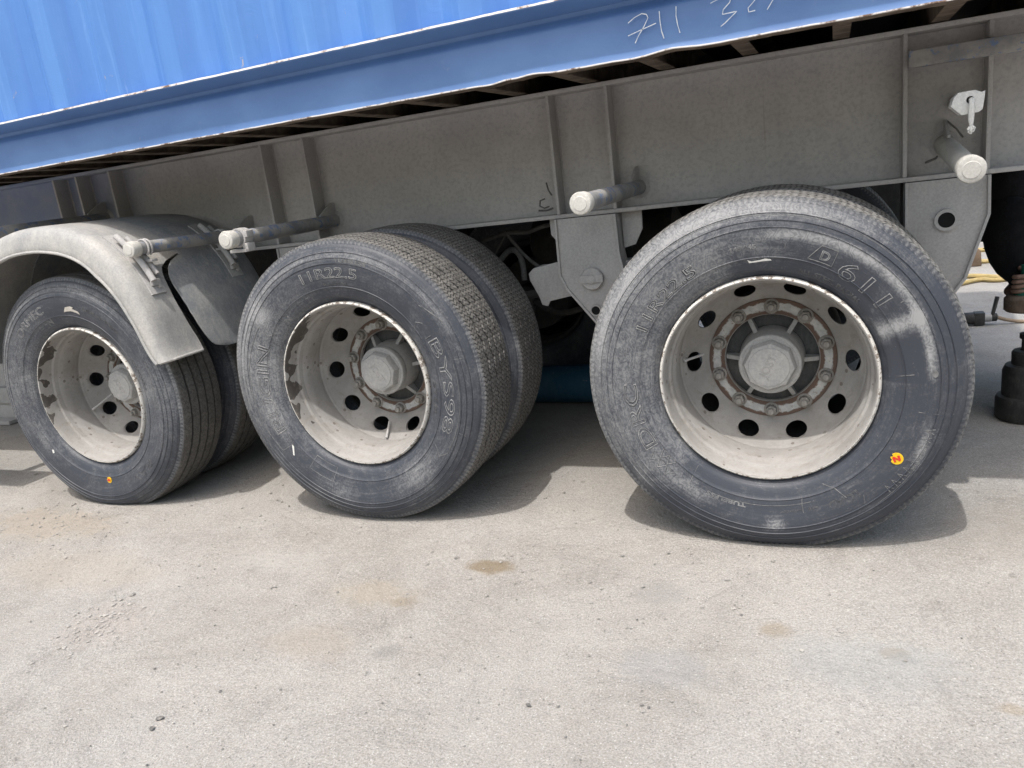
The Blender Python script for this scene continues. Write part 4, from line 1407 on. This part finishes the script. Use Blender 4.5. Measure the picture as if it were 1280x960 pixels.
# four small triangles logo
def tri_at(ac, rc_, s, up):
    o = []
    c0 = Vector((rc_ * math.cos(R(ac)), rc_ * math.sin(R(ac))))
    rad_ = c0.normalized(); tan_ = Vector((rad_.y, -rad_.x))
    for k in (90, 210, 330, 450):
        q = c0 + (tan_ * math.cos(R(k)) + rad_ * math.sin(R(k)) * (1 if up else -1)) * s
        o.append((math.degrees(math.atan2(q.y, q.x)), q.length))
    o = [(a + 360 if a < 0 else a, r) for a, r in o]
    polar_line(m, o, 0.0011)
keep_m = m
for (rad_, mt_, lf_) in ((0.0024, 'relief_shade', -0.0011), (0.0011, 'outline', 0.0004)):
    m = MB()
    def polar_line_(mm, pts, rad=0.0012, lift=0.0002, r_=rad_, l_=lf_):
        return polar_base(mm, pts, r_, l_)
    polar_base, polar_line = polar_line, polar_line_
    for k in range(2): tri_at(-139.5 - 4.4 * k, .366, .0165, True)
    for k in range(3): tri_at(-137 - 4.4 * k, .394, .0165, True)
    polar_line = polar_base
    m.v = [(a + cC[0], b + cC[1], d + cC[2]) for a, b, d in m.v]
    tag(m.build('triangle_emblem', mt_, wC), kind='stuff')
m = keep_m
polar_line(m, [(32, .322), (32, .496)], 0.0013)
polar_line(m, [(80, .325), (80, .455)], 0.0010)
polar_line(m, [(165, .325), (166, .486)], 0.0012)
polar_line(m, [(2, .318), (3, .376)], 0.0012)
polar_line(m, [(-12, .395), (-11, .478)], 0.0011)
polar_line(m, [(-175, .315), (-174, .345)], 0.0010)
polar_line(m, [(-146, .44), (-144, .478)], 0.0013)
polar_line(m, [(-128, .325), (-126, .40)], 0.0010)
polar_line(m, [(-64, .335), (-60, .36), (-58, .395)], 0.0013)
polar_line(m, [(-75, .35), (-76, .375), (-76.5, .41)], 0.0013)
polar_line(m, [(-52, .41), (-54, .435)], 0.0010)
polar_line(m, [(-30, .45), (-60, .452), (-100, .452)], 0.0007)
polar_line(m, [(-72, .372), (-90, .372), (-112, .374)], 0.0008)
for k in range(9):                                  # sawtooth row of moulded ribs
    a = -17 - 3.2 * k
    polar_line(m, [(a, .446), (a - 1.2, .424), (a - 1.8, .447)], 0.0013)
polar_line(m, [(40, .467), (60, .469), (85, .468), (110, .469), (140, .468)], 0.0008)
m.v = [(a + cC[0], b + cC[1], d + cC[2]) for a, b, d in m.v]
tag(m.build('mould_lines', 'line', wC), kind='stuff')
patch(wC, cC, 'torn_label', 'white_paper', [(94.5, .343), (95, .352), (93.5, .347), (90, .348), (87.5, .352), (85.3, .350), (84.8, .3465), (88, .345), (92, .343)])
patch(wC, cC, 'clay_spot', 'line', [(4.6, .420), (4.4, .428), (3.4, .432), (2.2, .430), (1.7, .424), (2.2, .419), (3.4, .417)], 0.0012)

def sticker(w, c, a, r, s, rot):
    th = R(a)
    ct = Vector((c[0] + r * math.cos(th), c[1] + side_y(r) - 0.003, c[2] + r * math.sin(th)))
    m = MB()
    pts = []
    for k in range(22):
        q = 2 * PI * k / 22
        rad = s * (1.0 if not (2.3 < q < 3.7) else 0.85 + 0.25 * math.sin(q * 9))
        pts.append((ct.x + rad * math.cos(q), ct.z + rad * math.sin(q)))
    m.prism(pts, 'y', ct.y, ct.y + 0.003)
    st = m.build('sticker', 'yellow', w)
    m = MB()
    N = [(-.62, -.5), (-.62, .45), (-.30, .52), (.22, -.05), (.22, .5), (.62, .45), (.55, -.45), (.28, -.55), (-.25, .05), (-.25, -.5)]
    ca, sa = math.cos(R(rot)), math.sin(R(rot))
    m.prism([(ct.x + s * .95 * (x * ca - y * sa), ct.z + s * .95 * (x * sa + y * ca)) for x, y in N], 'y', ct.y - 0.001, ct.y - 0.00005)
    m.build('sticker_mark', 'red', w)
sticker(wC, cC, -32.5, .397, .0165, 20)

# wheel B (middle)
wB, rimB = make_wheel(XB, ZB, 'zig', 0.5205, dust_B, TM_Z, RM_patch, 0, 'middle outer wheel with dark bare patches inside its rim')
cB = (XB, 0, ZB)
hub_parts(cB, wB, 22, -60, 4)
valve(wB, cB, -98, .215, .262, 4)
lettering(wB, cB, '11R22.5', 0.050, 107, 0.388, 'outline', 74, 0.0012, dual=True)
lettering(wB, cB, 'BYS98', 0.058, 24, 0.372, 'outline', -25, 0.0010, dual=True)
lettering(wB, cB, 'BUGIN', 0.064, -153, 0.352, 'outline', -205, 0.0012, dual=True)
lettering(wB, cB, 'RADIAL', 0.015, 95, 0.362, 'outline_faint', 79, 0.0006)
lettering(wB, cB, 'TUBELESS', 0.017, 86, 0.440, 'line', 70, 0.0007)
lettering(wB, cB, 'N', 0.026, 133, 0.322, 'line', 129, 0.001)
lettering(wB, cB, 'STEEL', 0.020, 2, 0.326, 'outline_faint', -20, 0.0007)
m = MB()
polar_line(m, [(33, .350), (36, .375), (33, .395)], 0.0013)
polar_line(m, [(26, .37), (26, .395)], 0.0013)
polar_line(m, [(-34, .37), (-38, .405), (-34, .425), (-10, .432), (10, .430)], 0.0011)
polar_line(m, [(145, .41), (148, .37), (142, .33)], 0.0012)
polar_line(m, [(145, .41), (170, .43), (200, .43), (215, .42), (216, .37), (200, .345)], 0.0011)
polar_line(m, [(-128, .335), (-112, .335), (-112, .39), (-128, .39), (-128, .335)], 0.0010)
polar_line(m, [(40, .43), (30, .455), (28, .46)], 0.0018)
for a in (60, 34, 12, -22, 96, -75):
    polar_line(m, [(a, .435), (a - 0.5, .465)], 0.0009)
polar_line(m, [(-60, .44), (-75, .445), (-90, .443), (-100, .446)], 0.001)
m.v = [(a + cB[0], b + cB[1], d + cB[2]) for a, b, d in m.v]
tag(m.build('mould_lines', 'line', wB), kind='stuff')
patch(wB, cB, 'torn_label', 'white_paper', [(-144, .374), (-139.5, .398), (-138.8, .396), (-142.5, .373)])

# wheel A (left)
wA, rimA = make_wheel(XA, ZA, 'rib', 0.518, dust_A, TM_R, RM_some, -4, 'left outer wheel under the torn mudguard with ribbed tread')
cA = (XA, 0, ZA)
hub_parts(cA, wA, 30, -70, 10)
valve(wA, cA, -160, .16, .255, 6)
lettering(wA, cA, 'ORMEC', 0.046, 136, 0.382, 'outline', 104, 0.0012)
lettering(wA, cA, 'N', 0.034, 107, 0.332, 'line', 102, 0.0012)
lettering(wA, cA, 'DERAMNEE', 0.022, 70, 0.395, 'outline_faint', 42, 0.0008)
lettering(wA, cA, 'STANDARD', 0.016, 26, 0.362, 'outline_faint', 5, 0.0006)
lettering(wA, cA, 'RAVA', 0.044, -42, 0.388, 'outline_faint', -74, 0.0010)
lettering(wA, cA, '0330', 0.030, -92, 0.385, 'outline_faint', -106, 0.0008)
m = MB()
polar_line(m, [(90, .43), (90, .478)], 0.0009)
polar_line(m, [(28, .44), (10, .42), (-8, .40), (-20, .36)], 0.0009)
polar_line(m, [(170, .42), (150, .43), (130, .432)], 0.0008)
polar_line(m, [(-178, .33), (-174, .36), (-168, .34)], 0.001)
m.v = [(a + cA[0], b + cA[1], d + cA[2]) for a, b, d in m.v]
tag(m.build('mould_lines', 'line', wA), kind='stuff')
patch(wA, cA, 'torn_label', 'tan', [(86.5, .370), (84, .392), (80, .398), (77.5, .396), (78.5, .388), (74, .382), (73, .372), (76, .376), (80, .378), (84, .374)])
patch(wA, cA, 'clay_spot', 'white_paper', [(-141, .372), (-138.8, .380), (-138.2, .374), (-140, .366)], 0.0012)
sticker(wA, cA, -87, .368, .0135, -10)

# inner twin wheels and the far side
def inner_wheel(x, z, kind, RT, tm, y):
    w = empty('wheel', (x, y, z), trailer)
    w['label'] = 'inner twin wheel'
    shared('tyre', make_tyre(kind, RT, z, dust_in, tm), (x, y, z), w)
    m = MB()
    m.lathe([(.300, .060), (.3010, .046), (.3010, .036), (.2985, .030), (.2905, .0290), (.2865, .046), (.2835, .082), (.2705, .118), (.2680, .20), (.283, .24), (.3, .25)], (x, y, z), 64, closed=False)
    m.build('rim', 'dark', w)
    return w
iA = inner_wheel(XA, ZA, 'rib', 0.516, TM_R, 0.335)
iB = inner_wheel(XB, ZB, 'zig', 0.5205, TM_Z, 0.335)
iC = inner_wheel(XC, ZC, 'zig', 0.5225, TM_Z, 0.335)
T0 = WLOC[trailer.name]
for (src, x, z) in ((iA, XA, ZA), (iB, XB, ZB), (iC, XC, ZC)):
    for y in (2.165, 2.50):
        copy_tree(src, Vector((x, y, z)) - T0, trailer, PI)

# ================================================================== CONTAINER
box_ = tag(empty('shipping_container', (-5.1, 1.25, 1.42)), 'faded blue corrugated steel container with chalk numbers resting on the grey trailer', 'container')
CX0, CX1 = -11.2, 0.99
def dent(x):
    """upward dents of the lower rail edge"""
    d = 0.0
    for c0, w, h in ((-0.60, 0.045, 0.006), (-0.68, 0.03, 0.003), (-0.74, 0.03, -0.002), (-0.20, 0.05, 0.006), (-0.31, 0.04, -0.002), (0.9, 0.1, 0.004)):
        d += h * math.exp(-((x - c0) / w) ** 2)
    return d + 0.0010 * noise.noise((x * 6, 0, 0)) + 0.0010 * noise.noise((x * 31, 2, 0))
def liptop(x):
    return 0.0025 * noise.noise((x * 1.7, 9, 0)) + 0.0010 * noise.noise((x * 11, 5, 0)) + 0.0010 * noise.noise((x * 40, 5, 0))

def rail():
    P = [(.045, 1.606, 0), (.004, 1.600, 1), (-.010, 1.5965, 1), (-.012, 1.5910, 1), (-.010, 1.588, 0), (.006, 1.5835, 0), (.040, 1.576, 0), (.064, 1.568, 0), (.070, 1.558, 0), (.066, 1.5485, 0), (.053, 1.540, 0), (.0485, 1.530, 0), (.048, 1.48, 0), (.0465, 1.440, 0), (.0455, 1.428, 0), (.0435, 1.4235, 1), (.0425, 1.4205, 1), (.0435, 1.4190, 2), (.060, 1.4195, 2), (.105, 1.4195, 2), (.105, 1.428, 2), (.088, 1.430, 2), (.088, 1.60, 2)]
    xs = [CX0 + 0.25 * i for i in range(int((-4 - CX0) / 0.25))] + [-4 + 0.018 * i for i in range(int((CX1 + 4) / 0.018) + 1)] + [CX1]
    m = MB()
    n = len(P)
    vs = []
    for x in xs:
        for (y, z, k) in P:
            lo = max(0, min(1, (1.50 - z) / 0.07))
            hi = max(0, min(1, (z - 1.575) / 0.02))
            yy = y
            if 1.43 < z < 1.56 and y < .055:
                yy += 0.0035 * noise.noise((x * 1.3, z * 4, 0))
            if hi > 0 and y < 0.02:
                yy += 0.35 * liptop(x)
            vs.append((x, yy + 0.006 * noise.noise((x * 1.7, 3, 1)) * lo * 0.5, z + dent(x) * lo + liptop(x) * hi))
    fs, mi = [], []
    for i in range(len(xs) - 1):
        for k in range(n - 1):
            fs.append((i * n + k, i * n + k + 1, (i + 1) * n + k + 1, (i + 1) * n + k))
            mi.append((0, 1, 2)[max(P[k][2], 0) if P[k][2] == P[k + 1][2] else min(P[k][2], P[k + 1][2])])
    m.v = vs
    m.f = fs
    m.mi = mi
    return m.build('bottom_rail', ['rail', 'edge', 'rust'], box_, angle=40, origin=(0, 0, 0))
rail()

def side_panel(y0, sgn, name='side_panel'):
    m = MB()
    x = CX0 + 0.05
    prof = []
    while x < CX1 - 0.1:
        for (dx, dy) in ((0.0, 0.0), (0.072, 0.0), (0.140, 0.036), (0.212, 0.036)):
            prof.append((x + dx, dy))
        x += 0.280
    prof.append((CX1 - 0.05, 0.0))
    zs = [1.602, 1.66, 1.75, 1.9, 2.1, 2.4, 2.8, 3.3, 3.95]
    vs = []
    for z in zs:
        for (px, dy) in prof:
            w = 0.004 * noise.noise((px * 2.1, z * 2.5, 6)) + 0.0025 * noise.noise((px * 9, z * 7, 2))
            vs.append((px, y0 + sgn * (dy + w), z))
    n = len(prof)
    m.add(vs, [(j * n + i, j * n + i + 1, (j + 1) * n + i + 1, (j + 1) * n + i) for j in range(len(zs) - 1) for i in range(n - 1)])
    return m.build(name, 'panel', box_, angle=25, origin=(0, 0, 0))
side_panel(0.012, 1)
side_panel(2.458, -1)
m = MB()
m.box((CX0, 0.008, 3.951), (CX1, 2.462, 4.01), bev=0.01)
m.build('roof', 'panel', box_)
m = MB()
m.box((CX1 - 0.05, 0.06, 1.611), (CX1 - 0.003, 2.41, 3.95))
m.build('door', 'panel', box_)
m = MB()
m.box((CX0 + 0.003, 0.06, 1.611), (CX0 + 0.049, 2.41, 3.95))
m.build('front_wall', 'panel', box_)
for x0 in (CX1 - 0.06, CX0 - 0.06):
    m = MB()
    m.box((x0, 0.11, 1.43), (x0 + 0.12, 2.36, 1.608))
    m.build('end_sill', 'rail', box_)
    for y0 in (-0.008, 2.398):
        m = MB()
        m.box((x0, y0, 1.609), (x0 + 0.12, y0 + 0.08, 3.949), bev=0.006)
        m.build('corner_post', 'rail', box_)
m = MB()
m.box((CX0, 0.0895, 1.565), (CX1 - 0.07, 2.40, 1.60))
m.build('floor', 'floor_and_bore_shade', box_)
m = MB()
m.box((CX0, 2.412, 1.42), (CX1 - 0.07, 2.47, 1.60))
m.build('bottom_rail', 'rail', box_)
# floor cross members
m = MB()
m.prism([(-0.024, 1.4425), (0.024, 1.4425), (0.024, 1.447), (-0.019, 1.447), (-0.019, 1.560), (0.024, 1.560), (0.024, 1.5645), (-0.024, 1.5645)], 'y', 0.0895, 2.40)
cm0 = m.build('cross_member', 'rust', box_, smooth=False)
base = cm0.location.copy()
xs = []
k = 0
x = 0.76
while x > CX0 + 0.2:
    xs.append(x)
    x -= 0.272
for i, x in enumerate(xs):
    o = cm0 if i == 0 else cm0.copy()
    if i:
        COL.objects.link(o)
        o.parent = box_
    o.location = (x - WLOC[box_.name].x, base.y, base.z)

# chalk figures on the rail
def chalk():
    m = MB()
    def st(pts, w=0.0026):
        P = []
        for a, b in zip(pts, pts[1:]):
            for i in range(4):
                t = i / 4
                P.append((a[0] + (b[0] - a[0]) * t, a[1] + (b[1] - a[1]) * t))
        P.append(pts[-1])
        vs, fs = [], []
        for i, p in enumerate(P):
            a = Vector(P[max(0, i - 1)]); b = Vector(P[min(len(P) - 1, i + 1)])
            d = (b - a).normalized()
            nn = Vector((-d.y, d.x)) * w * 0.5 * (0.8 + 0.4 * noise.noise((p[0] * 60, p[1] * 60, 0)))
            for s in (-1, 1):
                vs.append((p[0] + nn.x * s, 0.0405, p[1] + nn.y * s))
        for i in range(len(P) - 1):
            fs.append((i * 2, i * 2 + 1, i * 2 + 3, i * 2 + 2))
        m.add(vs, fs)
    def px(q):
        x, y = q
        d = f + rr * ((x - 640) / 959.97) - uu * ((y - 480) / 959.97)
        k = (0.0405 - CAMP.y) / d.y
        p = CAMP + d * k
        return (p.x, p.z)
    for line in ([(785, 29), (793, 22), (802, 17), (808, 18), (810, 22), (805, 33), (798, 45), (794, 54)], [(785, 45), (800, 38), (820, 29)],
                 [(824, 14), (825, 27), (827, 39), (830, 48)], [(845, 8), (845, 20), (847, 31), (850, 41)],
                 [(888, 4), (898, -1), (908, -6), (914, -4), (912, 3), (904, 12), (903, 18), (912, 16), (921, 14), (913, 22), (906, 29), (901, 33)],
                 [(935, -12), (946, -16), (949, -8), (942, 2), (935, 10), (936, 15), (944, 13)], [(955, -14), (968, -18), (971, -10), (966, 0), (959, 12)]):
        st([px(q) for q in line])
    o = m.build('chalk_number', 'chalk', box_, smooth=False, keep=True)
    return o
chalk()

# ================================================================== THINGS AROUND
# black bottle jack by the right-hand wheel
JX, JY = 0.875, 1.24
jack = tag(empty('bottle_jack', (JX, JY, 0)), 'black bottle jack standing on the ground beside the right-hand wheel', 'jack')
m = MB()
m.lathe([(0.0, 0.0), (0.104, 0.0), (0.108, 0.006), (0.108, 0.075), (0.102, 0.088), (0.086, 0.094)], (JX, JY, 0.0), 40, axis='z', closed=False)
m.build('base', 'black', jack)
m = MB()
m.lathe([(0.088, 0.085), (0.087, 0.19), (0.078, 0.212), (0.058, 0.218), (0.058, 0.262), (0.052, 0.270), (0.03, 0.272)], (JX, JY, 0), 36, axis='z', closed=False)
m.build('cylinder_body', 'black', jack)
m = MB()
m.lathe([(0.026, 0.27), (0.026, 0.315), (0.034, 0.318), (0.034, 0.336), (0.0, 0.338)], (JX, JY, 0), 24, axis='z', closed=False)
m.build('ram', 'black', jack)
m = MB()
m.tube([(JX + 0.10, JY, 0.06), (JX + 0.19, JY - 0.02, 0.10), (JX + 0.30, JY - 0.03, 0.20)], 0.013, 10)
m.build('pump_socket', 'black', jack)

# green jack with a rusty base, held in the hand
GX, GY, GZ = 0.850, 1.22, 0.43
gj = tag(empty('hand_tool', (GX, GY, GZ)), 'green painted tool with a rusty brown foot held in the hand', 'tool')
m = MB()
m.lathe([(0.0, 0.0), (0.062, 0.0), (0.070, 0.008), (0.070, 0.050), (0.060, 0.062), (0.040, 0.064)], (GX, GY, GZ), 24, axis='z', closed=False)
m.build('base', 'rustbase', gj)
m = MB()
m.lathe([(0.040, 0.06), (0.040, 0.125), (0.034, 0.134), (0.018, 0.135), (0.018, 0.175), (0.0, 0.176)], (GX, GY, GZ), 24, axis='z', closed=False)
m.build('body', 'green', gj)

# hose coupling on the ground behind the right-hand wheel
QX, QY = 0.955, 2.93
hc = tag(empty('hose_coupling', (QX, QY, 0)), 'black hose coupling with upright lever lying on the ground behind the right-hand wheel', 'coupling')
m = MB()
m.lathe([(0.0, -0.09), (0.030, -0.09), (0.036, -0.075), (0.036, -0.025), (0.030, -0.02)], (QX, QY, 0.04), 16, axis='x', closed=False)
m.box((QX - 0.025, QY - 0.035, 0.004), (QX + 0.028, QY + 0.035, 0.076), bev=0.005)
m.build('body', 'black', hc)
m = MB()
m.lathe([(0.0, 0.027), (0.026, 0.027), (0.026, 0.062), (0.020, 0.066), (0.0, 0.066)], (QX, QY, 0.042), 16, axis='x', closed=False)
m.build('ferrule', 'steel', hc)
m = MB()
m.lathe([(0.0, 0.064), (0.024, 0.064), (0.024, 0.09), (0.012, 0.096), (0.0, 0.096)], (QX, QY, 0.042), 16, axis='x', closed=False)
m.tube([(QX + 0.068, QY - 0.01, 0.06), (QX + 0.076, QY - 0.012, 0.10), (QX + 0.088, QY - 0.014, 0.165)], [0.010, 0.011, 0.012], 8)
m.build('lever', 'black', hc)
m = hose([(QX + 0.09, QY, 0.042), (QX + 0.15, QY + 0.0, 0.022), (QX + 0.25, QY + 0.0, 0.0085), (QX + 0.6, QY - 0.06, 0.0085), (QX + 1.2, QY + 0.2, 0.0085)], 0.0105)
tag(m.build('air_hose', 'hosebrown'), 'thin brown air hose running along the ground from the black coupling', 'hose')

# yellow hoses on the sunny ground beyond
hy = [([(0.75, 4.05, .014), (1.0, 4.25, .014), (1.17, 4.40, .016), (1.30, 4.35, .014), (1.6, 4.5, .014)], 'yellow hose lying nearest on the sunlit ground beyond the trailer', 0.017),
      ([(0.8, 4.75, .014), (1.0, 4.62, .014), (1.15, 4.42, .040), (1.33, 4.45, .014), (1.7, 4.2, .014)], 'yellow hose crossing over the other on the sunlit ground', 0.019),
      ([(1.0, 5.1, .014), (1.2, 5.35, .014), (1.36, 5.30, .014), (1.6, 5.5, .014)], 'yellow hose bend farther back past the brown block', 0.02),
      ([(1.1, 5.9, .014), (1.3, 6.1, .014), (1.45, 6.0, .014), (1.8, 6.3, .014)], 'farthest yellow hose on the sunlit ground', 0.022)]
for i, (pts, lab, r_) in enumerate(hy):
    tag(hose(pts, r_).build('yellow_hose', 'hoseyellow'), lab, 'hose', 'yellow hoses beyond the trailer')
m = MB()
m.prism([(1.10, 0.0), (1.30, 0.0), (1.29, 0.13), (1.22, 0.17), (1.11, 0.16)], 'y', 5.15, 5.33, bev=0.01)
tag(m.build('wooden_block', 'wood'), 'brown wooden block on the sunlit ground beyond the trailer', 'block')

# blue gas cylinder lying under the trailer between the axles
gc = tag(empty('gas_cylinder', (-0.9, 1.47, 0)), 'worn blue gas cylinder lying on the ground under the trailer', 'gas cylinder')
m = MB()
m.lathe([(0.0, -0.62), (0.05, -0.615), (0.085, -0.59), (0.098, -0.55), (0.098, 0.46), (0.09, 0.52), (0.065, 0.575), (0.035, 0.60), (0.03, 0.63)], (-0.9, 1.47, 0.098), 32, axis='x', closed=False)
m.build('body', 'bluecyl', gc)
m = MB()
m.lathe([(0.022, 0.62), (0.022, 0.69), (0.034, 0.70), (0.034, 0.72), (0.0, 0.72)], (-0.9, 1.47, 0.098), 16, axis='x', closed=False)
m.build('valve', 'steel', gc)

# crouching person at the right edge
def skin(name, pts, edges, mat, parent, loc, sub=2):
    me = bpy.data.meshes.new(name)
    me.from_pydata([p[:3] for p in pts], edges, [])
    o = bpy.data.objects.new(name, me)
    link(o, (0, 0, 0), None)
    o.modifiers.new('skin', 'SKIN')
    sub_ = o.modifiers.new('sub', 'SUBSURF')
    sub_.levels = sub_.render_levels = sub
    lay = me.skin_vertices[0].data
    for i, p in enumerate(pts):
        lay[i].radius = (p[3], p[3] if len(p) < 5 else p[4])
        lay[i].use_root = (i == 0)
        lay[i].use_loose = False
    dg = bpy.context.evaluated_depsgraph_get()
    dg.update()
    m2 = bpy.data.meshes.new_from_object(o.evaluated_get(dg))
    bpy.data.objects.remove(o)
    cen = Vector(loc)
    m2.transform(Matrix.Translation(-cen))
    m2.materials.clear()
    m2.materials.append(MAT[mat])
    m2.polygons.foreach_set('use_smooth', [True] * len(m2.polygons))
    m2.name = name
    return link(bpy.data.objects.new(name, m2), loc, parent)

def person():
    root = tag(empty('person', (1.12, 1.50, 0)), 'person in dark work clothes crouching behind the black bottle jack at the right edge', 'person')
    L0 = (1.12, 1.5, 0.5)
    hand = Vector((0.872, 1.235, 0.545))
    # body: pelvis, spine, neck, head, arms, legs
    B = [(1.14, 1.52, .33, .10), (1.08, 1.52, .46, .105), (0.98, 1.50, .62, .115), (0.90, 1.48, .76, .10), (0.865, 1.47, .83, .05), (0.85, 1.46, .88, .060), (0.835, 1.455, .94, .078), (0.83, 1.455, .995, .055),
         (0.92, 1.33, .77, .050), (1.06, 1.25, .62, .040), (0.94, 1.225, .555, .028), (0.897, 1.235, .555, .020, .030),
         (0.90, 1.63, .77, .050), (0.96, 1.72, .56, .040), (0.90, 1.66, .45, .028), (0.86, 1.62, .42, .025),
         (1.10, 1.43, .32, .08), (0.85, 1.40, .56, .062), (0.99, 1.40, .32, .048), (1.09, 1.40, .07, .036), (0.97, 1.39, .035, .03),
         (1.10, 1.61, .32, .08), (0.87, 1.66, .56, .062), (1.03, 1.66, .32, .048), (1.14, 1.66, .07, .036), (1.02, 1.67, .035, .03)]
    E_ = [(0, 1), (1, 2), (2, 3), (3, 4), (4, 5), (5, 6), (6, 7), (3, 8), (8, 9), (9, 10), (10, 11), (3, 12), (12, 13), (13, 14), (14, 15), (0, 16), (16, 17), (17, 18), (18, 19), (19, 20), (0, 21), (21, 22), (22, 23), (23, 24), (24, 25)]
    # fingers curl round the tool (near hand), thumb opposes
    n = len(B)
    for k in range(4):
        z = 0.575 - 0.019 * k
        l = (1.0, 1.08, 1.0, 0.82)[k]
        ids = []
        for (x, y) in ((0.877, 1.205), (0.850, 1.178), (0.814 + 0.012 * (1 - l), 1.180), (0.802, 1.200 + 0.01 * (1 - l))):
            B.append((x, y + 0.003 * k, z - 0.004 - 0.006 * (0.85 - x) / 0.05, 0.0088))
            ids.append(len(B) - 1)
        E_.append((11, ids[0]))
        E_ += list(zip(ids, ids[1:]))
    ids = []
    for (x, y, z) in ((0.887, 1.262, .572), (0.862, 1.268, .585), (0.827, 1.255, .588)):
        B.append((x, y, z, 0.0105)); ids.append(len(B) - 1)
    E_.append((11, ids[0])); E_ += list(zip(ids, ids[1:]))
    skin('body', B, E_, 'skin', root, L0, 2)
    # jacket: torso and sleeves, hanging open front
    J = [(1.13, 1.52, .38, .15), (1.06, 1.515, .52, .17), (0.97, 1.50, .66, .18), (0.905, 1.48, .78, .165), (0.87, 1.47, .85, .11),
         (0.93, 1.33, .77, .088), (1.06, 1.25, .62, .068), (0.985, 1.228, .562, .044),
         (0.91, 1.63, .77, .088), (0.96, 1.72, .58, .068), (0.91, 1.67, .47, .048)]
    J += [(0.850, 1.40, .78, .16), (0.855, 1.38, .64, .155), (0.97, 1.36, .56, .15)]
    skin('jacket', J, [(2, 11), (11, 12), (12, 13), (0, 1), (1, 2), (2, 3), (3, 4), (3, 5), (5, 6), (6, 7), (3, 8), (8, 9), (9, 10)], 'cloth', root, L0, 2)
    T_ = [(1.14, 1.52, .33, .14), (1.08, 1.43, .33, .11), (0.865, 1.40, .57, .098), (1.00, 1.40, .33, .072), (1.09, 1.40, .09, .055), (1.08, 1.61, .33, .11), (0.885, 1.66, .57, .098), (1.04, 1.66, .33, .072), (1.14, 1.66, .09, .055)]
    skin('trousers', T_, [(0, 1), (1, 2), (2, 3), (3, 4), (0, 5), (5, 6), (6, 7), (7, 8)], 'cloth', root, L0, 2)
    for (x, y) in ((1.09, 1.40), (1.14, 1.66)):
        skin('boot', [(x + .01, y, .09, .052), (x - .005, y, .048, .046), (x - .08, y - .005, .042, .044, .040), (x - .14, y - .008, .036, .036, .034)], [(0, 1), (1, 2), (2, 3)], 'black', root, (x, y, 0.05), 2)
    # hood drawn over hair, face details
    skin('hood', [(0.885, 1.47, .80, .15), (0.875, 1.465, .88, .14), (0.865, 1.46, .955, .125), (0.87, 1.46, 1.01, .09)], [(0, 1), (1, 2), (2, 3)], 'cloth', root, (0.86, 1.46, .93), 2)
    m = MB()
    for s in (-1, 1):
        m.lathe([(0.0, -0.010), (0.008, -0.007), (0.010, 0.0), (0.008, 0.007), (0, 0.010)], (0.763, 1.455 + s * .03, .945), 10, axis='x')
    m.build('eye', 'black', root)
    m = MB()
    m.tube([(0.760, 1.455, .945), (0.740, 1.455, .915), (0.757, 1.455, .905)], [.008, .013, .010], 8)
    m.build('nose', 'skin', root)
person()
